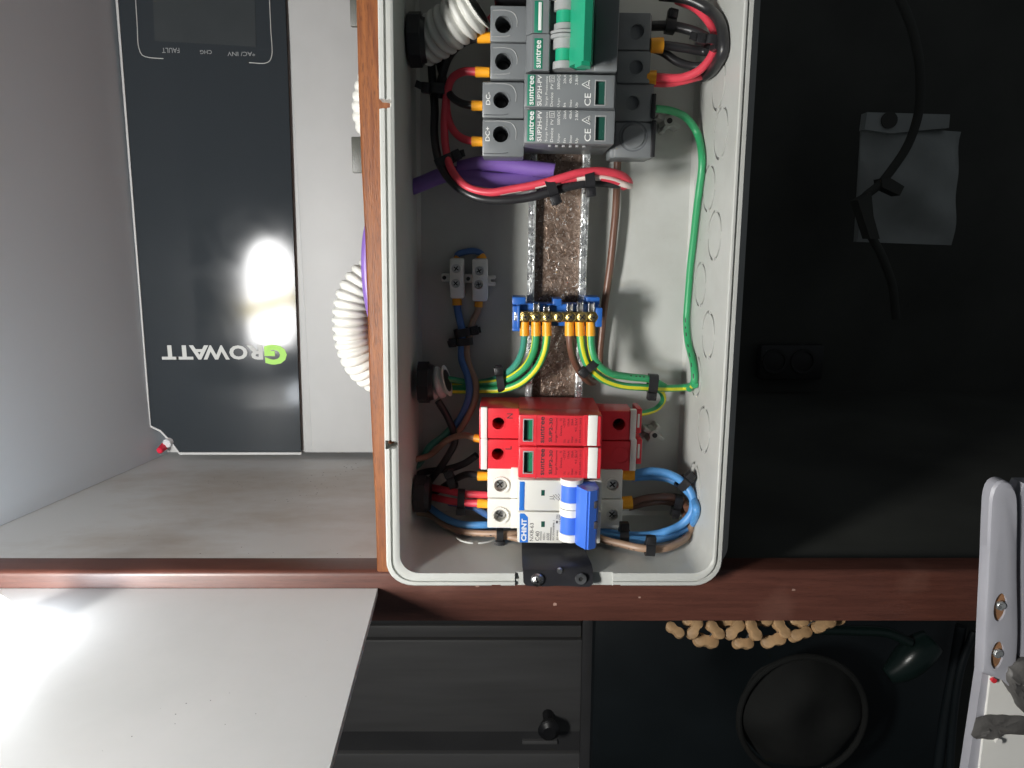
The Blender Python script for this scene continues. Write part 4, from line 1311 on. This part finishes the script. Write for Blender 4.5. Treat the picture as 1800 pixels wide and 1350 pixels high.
cable('black cable sweeping below the red one at the grey protector', [(758, 90, 436), (760, 140, 438), (764, 190, 436), (764, 240, 432), (772, 285, 424), (794, 319, 416), (830, 344, 410), (872, 352, 408), (920, 349, 407), (965, 338, 406), (1010, 326, 406), (1050, 321, 408), (1088, 324, 413)], 2.3, 'cable_black', group='red and black solar cables')
cable('black cable entering the terminal marked DC minus', [(850, 186, 420), (838, 186, 420), (812, 182, 423), (794, 170, 427), (782, 148, 431), (772, 110, 436), (765, 85, 438)], 2.1, 'cable_black', [(0, 6.2, 2.75)], group='red and black solar cables')
cable('red cable entering the terminal marked DC plus', [(850, 249, 420), (838, 249, 420), (812, 243, 424), (795, 226, 428), (786, 200, 431), (784, 175, 432)], 2.1, 'cable_red', [(0, 6.2, 2.75)], group='red and black solar cables')
cable('black cable entering the top terminal below the conduit', [(862, 66, 416), (848, 66, 416), (825, 70, 418), (803, 82, 422), (787, 103, 428), (776, 140, 433), (772, 172, 436)], 2.3, 'cable_black', [(0, 6.6, 2.9)], group='red and black solar cables')
cable('dark red cable passing behind the conduit at the top', [(905, 2, 432), (880, 14, 430), (858, 40, 428), (840, 62, 430)], 2.2, 'cable_red', group='red and black solar cables')

# upper right loop
cable('red cable looping from the right side terminal up the wall', [(1140, 136, 420), (1160, 136, 419), (1200, 136, 417), (1232, 122, 414), (1252, 96, 412), (1257, 66, 413), (1246, 38, 418), (1222, 14, 425), (1190, 0, 432)], 2.2, 'cable_red', [(0, 4.0, 3.6)], group='supply cables at the top right')
cable('second red cable crossing under the looping one at the top right', [(1150, 146, 423), (1180, 146, 422), (1214, 139, 421), (1238, 131, 424), (1250, 120, 430)], 2.1, 'cable_red', group='supply cables at the top right')
cable('black cable from the upper right terminal to the wall bundle', [(1146, 80, 420), (1165, 80, 420), (1200, 84, 420), (1240, 90, 420), (1264, 80, 420)], 2.3, 'cable_black', [(0, 5.6, 4.0)], group='supply cables at the top right')
cable('black cable sagging below the upper right terminal', [(1150, 86, 424), (1166, 92, 424), (1190, 108, 423), (1222, 117, 422), (1250, 112, 424), (1270, 90, 428)], 2.2, 'cable_black', group='supply cables at the top right')
cable('black cable hugging the wall in the top right corner', [(1160, -8, 425), (1210, -2, 420), (1250, 20, 415), (1270, 55, 412), (1271, 90, 414), (1255, 120, 420), (1235, 135, 428)], 2.8, 'cable_black', group='supply cables at the top right')
cable('black cable crossing behind the terminals in the top right corner', [(1140, 46, 432), (1180, 46, 428), (1220, 55, 424), (1252, 72, 420)], 2.6, 'cable_black', group='supply cables at the top right')

# purple sleeves inside
cable('purple sleeve passing under the grey protector to the rail', [(806, 296, 432), (850, 288, 430), (895, 290, 430), (935, 296, 429), (974, 301, 428)], 4.3, 'purple', group='purple sleeved cables')
cable('purple sleeve curving from the left wall below the other', [(712, 334, 440), (742, 322, 438), (790, 306, 434), (830, 311, 430), (880, 318, 430), (930, 317, 432), (970, 312, 436)], 4.4, 'purple', group='purple sleeved cables')

# connector block wires
cable('dull blue cable hanging from the white connector block', [(803, 523, 454), (804, 540, 454), (808, 562, 452), (813, 585, 450), (811, 610, 449), (812, 632, 446), (822, 660, 440), (825, 690, 437), (818, 718, 438), (806, 742, 442), (790, 765, 448)], 2.3, 'cable_blue_dull', [(0, 4.4, 3.0)], group='cables of the connector block')
cable('tan cable hanging from the white connector block', [(842, 527, 454), (841, 543, 454), (831, 566, 452), (824, 592, 450), (820, 618, 448), (826, 645, 443), (836, 673, 438), (835, 702, 436), (824, 730, 436), (808, 756, 440), (790, 775, 446)], 2.0, 'cable_tan', [(0, 4.2, 2.6)], group='cables of the connector block')
cable('dim blue cable leaving the top of the connector block', [(848, 455, 456), (846, 446, 456), (832, 441, 456), (816, 443, 456), (804, 448, 456), (803, 458, 456)], 1.9, 'cable_blue_dull', [(0, 2.6, 2.8), (1, 2.4, 2.8)], group='cables of the connector block')
cable('dark green cable coming out of the short conduit', [(775, 664, 436), (800, 668, 440), (830, 674, 444)], 1.9, 'cable_green', group='cables of the connector block')

# lower left
cable('dark cable into the orange ferrule beside the letter N', [(846, 772, 420), (836, 770, 421), (815, 765, 428), (785, 775, 438), (755, 800, 446), (722, 810, 438)], 1.9, 'cable_tan', [(0, 4.0, 2.5)], group='cables at the lower left')
cable('black cable into the ferrule beside the top breaker screw', [(858, 837, 417), (846, 837, 417), (822, 834, 424), (795, 845, 432), (765, 865, 440), (740, 875, 446), (722, 869, 438)], 2.1, 'cable_black', [(0, 6.0, 2.75)], group='cables at the lower left')
cable('red cable into the ferrule at the lower breaker terminal', [(858, 886, 415), (846, 885, 415), (822, 884, 418), (798, 882, 424), (770, 876, 434), (742, 868, 444), (722, 862, 438)], 2.2, 'cable_red', [(0, 6.2, 2.7)], group='cables at the lower left')
cable('red cable lying above the other red one at the breaker', [(858, 871, 420), (840, 869, 420), (815, 868, 422), (792, 864, 428), (765, 858, 438), (742, 855, 446), (722, 849, 438)], 2.2, 'cable_red', group='cables at the lower left')
cable('blue cable passing below the breaker screws at the left', [(930, 922, 434), (880, 922, 424), (850, 923, 420), (815, 922, 422), (785, 912, 430), (758, 894, 440), (742, 880, 446), (722, 874, 438)], 2.2, 'cable_blue', group='cables at the lower left')
cable('second blue cable slipping behind the lower breaker terminal', [(872, 915, 428), (850, 902, 424), (835, 893, 425), (815, 888, 432), (790, 884, 440)], 1.9, 'cable_blue_dull', group='cables at the lower left')
cable('tan cable passing under the breaker near the bottom wall', [(960, 938, 424), (915, 938, 414), (880, 938, 412), (845, 938, 415), (810, 934, 422), (780, 922, 432), (755, 905, 442), (722, 899, 438)], 2.0, 'cable_tan', marks=(0.28, 0.55, 18), group='cables at the lower left')
cable('second tan cable tucked under the breaker by the tie', [(945, 952, 425), (915, 948, 418), (895, 944, 416), (870, 944, 420)], 1.9, 'cable_tan', group='cables at the lower left')
cable('black cable slanting from the conduit end to the lower left corner', [(770, 705, 438), (790, 740, 440), (800, 775, 440), (785, 805, 440), (760, 840, 444), (738, 870, 448), (722, 864, 438)], 2.2, 'cable_black', group='cables at the lower left')
cable('grey-green cable slanting along the left wall in shade', [(810, 735, 444), (780, 765, 444), (755, 785, 446), (738, 815, 448), (722, 825, 438)], 2.0, 'cable_teal', group='cables at the lower left')
cable('black cable dropping behind the red protector to the corner', [(838, 800, 436), (815, 815, 438), (785, 825, 442), (745, 830, 448), (722, 840, 438)], 2.2, 'cable_black', group='cables at the lower left')

# lower right
cable('bright blue cable looping from the top right breaker terminal', [(1096, 832, 424), (1115, 832, 423), (1145, 828, 421), (1178, 834, 418), (1203, 850, 415), (1217, 874, 413), (1216, 900, 412), (1198, 922, 412), (1168, 935, 412), (1125, 941, 414), (1085, 939, 418), (1050, 932, 426)], 2.35, 'cable_blue', [(0, 6.6, 4.2)], group='cables at the lower right')
cable('blue cable lying outside the other along the right wall', [(1110, 840, 430), (1150, 838, 427), (1185, 846, 422), (1212, 868, 419), (1224, 895, 418), (1212, 925, 417), (1180, 943, 416), (1130, 949, 417), (1085, 944, 422), (1050, 938, 430)], 2.2, 'cable_blue', group='cables at the lower right')
cable('dark brown cable from the lower right breaker terminal', [(1092, 884, 424), (1110, 883, 424), (1140, 875, 424), (1175, 873, 426), (1200, 881, 432), (1210, 895, 440)], 2.3, 'cable_brown', [(0, 6.4, 4.0)], group='cables at the lower right')
cable('second dark brown cable just below at the same terminal', [(1105, 892, 428), (1140, 884, 427), (1172, 882, 430), (1196, 893, 436), (1208, 912, 442)], 2.1, 'cable_brown', group='cables at the lower right')
cable('tan cable sweeping along the bottom wall at the right', [(1035, 935, 432), (1060, 948, 424), (1095, 957, 416), (1130, 964, 413), (1165, 964, 413), (1196, 953, 416), (1212, 936, 424), (1214, 915, 436)], 2.2, 'cable_tan', marks=(0.1, 0.4, 1), group='cables at the lower right')

# ------------------------------------------------------------------ cable ties
tie('black cable tie on the three left earth cables', 880, 672, 434.5, 8, 4.7, 3.2, head=1, tail=(0.1, -0.5, 1.0, 4))
tie('black cable tie below the earth bar on the right-hand cables', 1040, 641, 420.5, -48, 3.6, 3.0, head=-1, tail=(0.2, -0.3, 1, 3))
tie('black cable tie near the right wall on the earth cables', 1147, 674, 432.5, -4, 4.8, 3.2, head=-1, width=5.5, tail=(0.1, -0.7, 0.6, 3))
tie('black cable tie on the red and black cables left of the rail', 969, 329, 404.5, 20, 4.4, 3.0, head=-1, width=5, tail=(0.2, -0.6, 0.8, 3))
tie('black cable tie on the red and black cables over the rail lip', 1036, 316, 404.5, 6, 3.9, 3.2, head=-1, width=5, tail=(0.0, -0.7, 0.6, 2.5))
tie('black cable tie where the red cable meets the purple sleeve', 782, 283, 425, -66, 4.6, 4.0, head=1, width=5, tail=(0.2, -0.5, 1.0, 5))
tie('black cable tie beside the DC minus cable', 774, 158, 432, 85, 5.2, 4.4, head=1, width=5.5, tail=(0.3, -0.2, 1.0, 6))
tie('black cable tie round the conduit end at the top left', 765, 100, 434, 80, 4.2, 4.0, head=1, width=5, tail=(0.4, -0.2, 1.0, 8))
tie('black cable tie on the black and red cables in the top right corner', 1256, 75, 415, 80, 5.0, 4.8, head=1, width=4.5, tail=(0.1, -0.2, 1.0, 6))
tie('black cable tie on the black cable under the top right corner', 1178, 46, 428, -8, 3.0, 3.0, head=1, width=5, tail=(0.1, -0.2, 1.0, 3))
tie('upper black cable tie below the white connector block', 814, 584, 450.5, -80, 4.6, 2.8, head=1, width=5, tail=(0.0, -0.3, 1.0, 4))
tie('lower black cable tie below the white connector block', 816, 600, 449.5, -85, 4.4, 2.8, head=-1, width=4.6, tail=(0.2, -0.3, 1.0, 3))
tie('black cable tie round the two red breaker cables', 811, 876, 421, -3, 4.6, 3.4, head=-1, width=4.2, tail=(0.2, -0.6, 0.6, 2.5))
tie('black cable tie on the dark cables above the red breaker cables', 795, 847, 430, 20, 3.4, 3.2, head=1, width=4.6, tail=(0.6, -0.4, 0.5, 5))
tie('black cable tie on the tan cable left of the black plate', 879, 940, 412.5, 0, 2.6, 2.6, head=-1, width=4.0, tail=(-0.7, -0.3, 0.4, 7))
tie('black cable tie at the top of the blue loop', 1200, 849, 415.5, -42, 3.4, 3.4, head=1, width=4.8, tail=(0.1, -0.3, 1, 3))
tie('black cable tie on the dark brown cables inside the blue loop', 1190, 882, 428, -10, 3.6, 3.4, head=-1, width=4.8, tail=(0.2, -0.3, 1.0, 4))
tie('black cable tie at the lower end of the blue loop by the breaker', 1096, 941, 418, 0, 3.6, 3.4, head=1, width=5.2, tail=(0.4, -0.3, -0.8, 4))
tie('black cable tie on the tan cable at the bottom right', 1142, 964, 413, -3, 2.9, 2.9, head=1, width=5.2, tail=(0.2, -0.4, 0.8, 2.5))

# ------------------------------------------------------------------ bead string behind the rail
T = Thing('bead_string', P(1310, 1105, 436), 'pale wooden figure-eight beads strung in a chain below the rail', 'beads')
def bead_mesh():
    m_ = MB()
    N = 14
    pts = []
    r, d = 3.9, 3.5
    for i in range(N + 1):
        a = math.radians(-128 + 256 * i / N); pts.append((d + r * math.cos(a), r * math.sin(a)))
    for i in range(N + 1):
        a = math.radians(52 + 256 * i / N); pts.append((-d + r * math.cos(a), r * math.sin(a)))
    m = len(pts)
    vs, fs = [], []
    for (h, k) in ((-3.4, 0.9), (-2.9, 1.0), (2.9, 1.0), (3.4, 0.9)):
        vs += [(x * k, h, z * k) for x, z in pts]
    for l in range(3):
        for i in range(m):
            j = (i + 1) % m
            fs.append([l * m + i, l * m + j, (l + 1) * m + j, (l + 1) * m + i])
    fs.append(list(reversed(range(m)))); fs.append([3 * m + i for i in range(m)])
    return m_.add(vs, fs)
bmesh_ = make_mesh('bead', bead_mesh(), (0, 0, 0), None, ['bead'], 40)
spots = [(200, 548, -38), (345, 535, 58), (430, 628, -8), (500, 545, -48), (645, 545, 42), (710, 648, -2), (785, 545, -65), (940, 625, 14), (1000, 535, -62), (1140, 578, 18), (1130, 488, -22), (1240, 480, 5), (1320, 505, 22), (850, 476, -4), (590, 480, 4), (330, 474, 8), (1395, 478, 15)]
for i, (x, y, an) in enumerate(spots):
    q = P(1140 + x / 4.286, 980 + y / 4.286, 436 + (6 if y < 500 else 0) + (i % 3)) - T.c
    o = bpy.data.objects.new('bead', bmesh_)
    col.objects.link(o); o.parent = T.o
    o.location = q * S
    R3 = Matrix.Rotation(math.radians(-38), 4, 'X') @ Matrix.Rotation(-math.radians(an), 4, 'Y') @ Matrix.Rotation(math.radians((i * 37) % 16 - 8), 4, 'Z')
    o.rotation_euler = R3.to_euler()
    k_ = 0.86 + 0.05 * ((i * 7) % 5)
    o.scale = (k_, 0.9 + 0.07 * ((i * 3) % 4), k_ * (0.92 + 0.05 * (i % 3)))
order = [0, 1, 2, 3, 4, 5, 6, 7, 8, 9, 11, 12, 16]
path = [P(1140 + spots[i][0] / 4.286, 980 + spots[i][1] / 4.286, 437) - T.c for i in order]
T.part('string', sweep(MB(), spline(path, 2), 0.45, 6), 'cable_black')

# ------------------------------------------------------------------ grey metal bracket at the right edge
BY = 330.0
a = P(1765, 1350, BY)
T = Thing('metal_bracket', (a.x, BY, a.z), 'grey rounded metal bracket with two bolts at the lower right edge', 'bracket')
def bl(u, v, Y=BY): return P(u, v, Y) - T.c
pts = [(1728, 1185), (1733, 1080), (1738, 980), (1741, 905), (1744, 870), (1752, 852), (1765, 846), (1778, 850), (1787, 866), (1790, 900), (1790, 1000), (1791, 1150), (1780, 1212), (1768, 1200), (1745, 1192)]
q = spline([bl(u, v) for u, v in pts] + [bl(*pts[0])], 3.0)[:-1]
m_ = MB()
n = len(q)
cx = sum(p.x for p in q) / n; czz = sum(p.z for p in q) / n
vs = []
for (k, y) in ((1.0, 7.0), (1.0, 1.6), (0.975, 0.45), (0.93, 0)):
    for p in q: vs.append((cx + (p.x - cx) * (1 - (1 - k) * 3.2), y, czz + (p.z - czz) * (1 - (1 - k) * 0.6)))
fs = []
for l in range(3):
    for i in range(n):
        j = (i + 1) % n
        fs.append([l * n + i, l * n + j, (l + 1) * n + j, (l + 1) * n + i])
fs.append(list(range(n))); fs.append([3 * n + i for i in reversed(range(n))])
m_.add(vs, fs)
ph = T.part('plate', m_, 'metal_paint', smooth=60)
c2 = MB()
for (u, v) in ((1758, 1068), (1753, 1152)):
    p = bl(u, v)
    c2.prism([(p.x + 3.0 * math.cos(t) * (1.0), p.z + 7.4 * math.sin(t)) for t in [2 * math.pi * i / 24 for i in range(24)]], -4, 5.0)
cut(ph, c2)
for (u, v) in ((1758, 1068), (1753, 1152)):
    p = bl(u, v)
    bo = MB().prism([(p.x + 2.9 * math.cos(t), p.z + 7.2 * math.sin(t)) for t in [2 * math.pi * i / 24 for i in range(24)]], 1.1, 4.9)
    sl = T.part('slot_floor', bo, 'rust', ph)
    b2 = MB()
    b2.cyl((p.x + 0.5, 4.5, p.z + 0.8), (p.x + 0.5, -0.6, p.z + 0.8), 2.6, 2.4, seg=8, bev=0.4)
    T.part('bolt', b2, 'zinc_lip', ph)
# side flange
m_ = MB()
q = [bl(u, v, BY + 3) for u, v in ((1791, 870), (1800, 850), (1860, 850), (1860, 1180), (1792, 1180))]
m_.prism([(p.x, p.z) for p in q], 2.4, 12)
T.part('flange', m_, 'metal_paint')
a = P(1760, 1400, BY + 10)
T = Thing('door_panel', (a.x, BY + 12, a.z), 'white door panel edge with torn grey tape below the bracket', 'panel')
def bl(u, v, Y=BY): return P(u, v, Y) - T.c
q = [bl(u, v, BY + 12) for u, v in ((1742, 1185), (1870, 1150), (1870, 1420), (1714, 1420))]
T.part('panel', MB().prism([(p.x, p.z) for p in q], 0, 6), 'white_plastic')
q = [bl(u, v, BY + 14) for u, v in ((1727, 1175), (1743, 1180), (1714, 1420), (1690, 1420))]
T.part('edge', MB().prism([(p.x, p.z) for p in q], 1.6, 8), 'metal_paint')
def blob(pts, yf, th):
    q = [bl(u, v, BY) for u, v in pts]
    c_ = sum(q, Vector()) / len(q)
    n = len(q)
    vs, fs = [], []
    q2 = []
    for i in range(n):
        for t in (0.0, 0.33, 0.66):
            p = q[i].lerp(q[(i + 1) % n], t)
            q2.append(p + (p - c_) * (random.uniform(-0.06, 0.06) if t else 0.0))
    q, n = q2, len(q2)
    rg = [random.uniform(-0.35, 0.35) for _ in range(n)]
    for k, y in ((1.0, yf + th), (1.0, yf + th * 0.2), (0.85, yf - 0.2), (0.6, yf - 0.5), (0.3, yf - 0.2)):
        for i, p in enumerate(q):
            vs.append((c_.x + (p.x - c_.x) * k, y + (rg[i] if k < 1 else 0) + 0.3 * math.sin(i * 0.9 + k * 9), c_.z + (p.z - c_.z) * k))
    for l in range(4):
        for i in range(n):
            j = (i + 1) % n
            fs.append([l * n + i, l * n + j, (l + 1) * n + j, (l + 1) * n + i])
    fs.append(list(range(n))); fs.append([4 * n + i for i in reversed(range(n))])
    return MB().add(vs, fs)
T.part('tape', blob([(1772, 1172), (1790, 1162), (1830, 1160), (1840, 1260), (1802, 1255), (1790, 1232), (1775, 1210), (1768, 1190)], -14.0, 8), 'grey_tape')
hg = T.part('tape', blob([(1741, 1288), (1758, 1282), (1790, 1282), (1830, 1285), (1830, 1318), (1790, 1316), (1772, 1326), (1740, 1325), (1731, 1318)], -1.2, 1.0), 'grey_tape')
p = bl(1755, 1303, BY + 10)
T.part('tape_hole', MB().cyl((p.x, -2.6, p.z), (p.x, -0.6, p.z), 1.7, seg=16), 'white_plastic', hg)
p = bl(1747, 1196, BY + 11)
T.part('red_chip', MB().cyl((p.x, -1.6, p.z), (p.x, 0.4, p.z), 1.3, seg=9), 'red_plastic')

# ------------------------------------------------------------------ dim things in the right compartment
T = Thing('hanging_pouch', P(1598, 425, 780), 'dim pale pouch hanging in the dark compartment at the right', 'pouch')
def bl(u, v, Y): return P(u, v, Y) - T.c
vs, fs = [], []
NU, NV = 14, 16
for j in range(NV + 1):
    for i in range(NU + 1):
        s_, t = i / NU, j / NV
        ul = 1517 - 12 * t; ur = 1692 - 20 * t
        u = ul + (ur - ul) * s_; v = 225 + 200 * t + 6 * s_
        y = 780 - 16 * math.sin(math.pi * s_) * math.sin(math.pi * min(1, t * 1.1 + 0.05)) + 3 * math.sin(7 * s_ + 5 * t) + 2 * math.sin(13 * t - 6 * s_)
        vs.append(bl(u, v, 780) + Vector((0, y - 780, 0)))
nn = len(vs)
vs += [Vector((p.x, 6, p.z)) for p in vs]
for j in range(NV):
    for i in range(NU):
        k = j * (NU + 1) + i
        fs.append([k, k + 1, k + NU + 2, k + NU + 1])
        fs.append([nn + k, nn + k + NU + 1, nn + k + NU + 2, nn + k + 1])
rim = [i for i in range(NU + 1)] + [j * (NU + 1) + NU for j in range(1, NV + 1)] + [NV * (NU + 1) + i for i in range(NU - 1, -1, -1)] + [j * (NU + 1) for j in range(NV - 1, 0, -1)]
for i in range(len(rim)):
    a_, b_ = rim[i], rim[(i + 1) % len(rim)]
    fs.append([b_, a_, a_ + nn, b_ + nn])
T.part('bag', MB().add(vs, fs), 'pouch', smooth=70)
q = [bl(u, v, 776) for u, v in ((1519, 199), (1664, 203), (1662, 226), (1600, 232), (1560, 236), (1515, 229))]
T.part('header', MB().prism([(p.x, p.z) for p in q], 770 - T.c.y, 782 - T.c.y), 'pouch')
p = bl(1564, 211, 768)
T.part('hang_hole', MB().cyl((p.x, p.y + 3, p.z), (p.x, p.y, p.z), 8, seg=20), 'dark_cavity')
cable('dark cable trailing in front of the dim pouch', [(1575, -20, 700), (1606, 60, 700), (1618, 140, 705), (1612, 210, 710), (1590, 265, 715), (1550, 320, 720), (1515, 355, 725), (1525, 400, 728), (1550, 450, 730), (1568, 500, 735), (1575, 560, 740)], 4.0, 'dark_cavity')
T = Thing('clamp', P(1560, 330, 722), 'dark clip on the cable in front of the dim pouch', 'clip')
q = [P(u, v, 716) - T.c for u, v in ((1548, 314), (1562, 312), (1588, 328), (1580, 344), (1550, 330))]
T.part('jaw', MB().prism([(p.x, p.z) for p in q], -8, 8), 'dark_cavity')
q = [P(u, v, 716) - T.c for u, v in ((1506, 352), (1530, 338), (1534, 380), (1545, 420), (1528, 420))]
T.part('body', MB().prism([(p.x, p.z) for p in q], -8, 8), 'dark_cavity')
T = Thing('wall_socket', P(1392, 635, 880), 'dark double wall socket beside the enclosure in deep shade', 'socket')
q0, q1 = P(1338, 606, 880) - T.c, P(1446, 668, 880) - T.c
T.part('face_plate', MB().box(q0.x, q1.x, 0, 14, q1.z, q0.z, 3), 'socket_dark')
for u in (1362, 1412):
    p = P(u, 635, 879) - T.c
    T.part('outlet', MB().ring((p.x, p.y - 1.2, p.z), (0, 1, 0), 12, 15, 3, 28), 'socket_dark')

# ------------------------------------------------------------------ dark furniture below the rail
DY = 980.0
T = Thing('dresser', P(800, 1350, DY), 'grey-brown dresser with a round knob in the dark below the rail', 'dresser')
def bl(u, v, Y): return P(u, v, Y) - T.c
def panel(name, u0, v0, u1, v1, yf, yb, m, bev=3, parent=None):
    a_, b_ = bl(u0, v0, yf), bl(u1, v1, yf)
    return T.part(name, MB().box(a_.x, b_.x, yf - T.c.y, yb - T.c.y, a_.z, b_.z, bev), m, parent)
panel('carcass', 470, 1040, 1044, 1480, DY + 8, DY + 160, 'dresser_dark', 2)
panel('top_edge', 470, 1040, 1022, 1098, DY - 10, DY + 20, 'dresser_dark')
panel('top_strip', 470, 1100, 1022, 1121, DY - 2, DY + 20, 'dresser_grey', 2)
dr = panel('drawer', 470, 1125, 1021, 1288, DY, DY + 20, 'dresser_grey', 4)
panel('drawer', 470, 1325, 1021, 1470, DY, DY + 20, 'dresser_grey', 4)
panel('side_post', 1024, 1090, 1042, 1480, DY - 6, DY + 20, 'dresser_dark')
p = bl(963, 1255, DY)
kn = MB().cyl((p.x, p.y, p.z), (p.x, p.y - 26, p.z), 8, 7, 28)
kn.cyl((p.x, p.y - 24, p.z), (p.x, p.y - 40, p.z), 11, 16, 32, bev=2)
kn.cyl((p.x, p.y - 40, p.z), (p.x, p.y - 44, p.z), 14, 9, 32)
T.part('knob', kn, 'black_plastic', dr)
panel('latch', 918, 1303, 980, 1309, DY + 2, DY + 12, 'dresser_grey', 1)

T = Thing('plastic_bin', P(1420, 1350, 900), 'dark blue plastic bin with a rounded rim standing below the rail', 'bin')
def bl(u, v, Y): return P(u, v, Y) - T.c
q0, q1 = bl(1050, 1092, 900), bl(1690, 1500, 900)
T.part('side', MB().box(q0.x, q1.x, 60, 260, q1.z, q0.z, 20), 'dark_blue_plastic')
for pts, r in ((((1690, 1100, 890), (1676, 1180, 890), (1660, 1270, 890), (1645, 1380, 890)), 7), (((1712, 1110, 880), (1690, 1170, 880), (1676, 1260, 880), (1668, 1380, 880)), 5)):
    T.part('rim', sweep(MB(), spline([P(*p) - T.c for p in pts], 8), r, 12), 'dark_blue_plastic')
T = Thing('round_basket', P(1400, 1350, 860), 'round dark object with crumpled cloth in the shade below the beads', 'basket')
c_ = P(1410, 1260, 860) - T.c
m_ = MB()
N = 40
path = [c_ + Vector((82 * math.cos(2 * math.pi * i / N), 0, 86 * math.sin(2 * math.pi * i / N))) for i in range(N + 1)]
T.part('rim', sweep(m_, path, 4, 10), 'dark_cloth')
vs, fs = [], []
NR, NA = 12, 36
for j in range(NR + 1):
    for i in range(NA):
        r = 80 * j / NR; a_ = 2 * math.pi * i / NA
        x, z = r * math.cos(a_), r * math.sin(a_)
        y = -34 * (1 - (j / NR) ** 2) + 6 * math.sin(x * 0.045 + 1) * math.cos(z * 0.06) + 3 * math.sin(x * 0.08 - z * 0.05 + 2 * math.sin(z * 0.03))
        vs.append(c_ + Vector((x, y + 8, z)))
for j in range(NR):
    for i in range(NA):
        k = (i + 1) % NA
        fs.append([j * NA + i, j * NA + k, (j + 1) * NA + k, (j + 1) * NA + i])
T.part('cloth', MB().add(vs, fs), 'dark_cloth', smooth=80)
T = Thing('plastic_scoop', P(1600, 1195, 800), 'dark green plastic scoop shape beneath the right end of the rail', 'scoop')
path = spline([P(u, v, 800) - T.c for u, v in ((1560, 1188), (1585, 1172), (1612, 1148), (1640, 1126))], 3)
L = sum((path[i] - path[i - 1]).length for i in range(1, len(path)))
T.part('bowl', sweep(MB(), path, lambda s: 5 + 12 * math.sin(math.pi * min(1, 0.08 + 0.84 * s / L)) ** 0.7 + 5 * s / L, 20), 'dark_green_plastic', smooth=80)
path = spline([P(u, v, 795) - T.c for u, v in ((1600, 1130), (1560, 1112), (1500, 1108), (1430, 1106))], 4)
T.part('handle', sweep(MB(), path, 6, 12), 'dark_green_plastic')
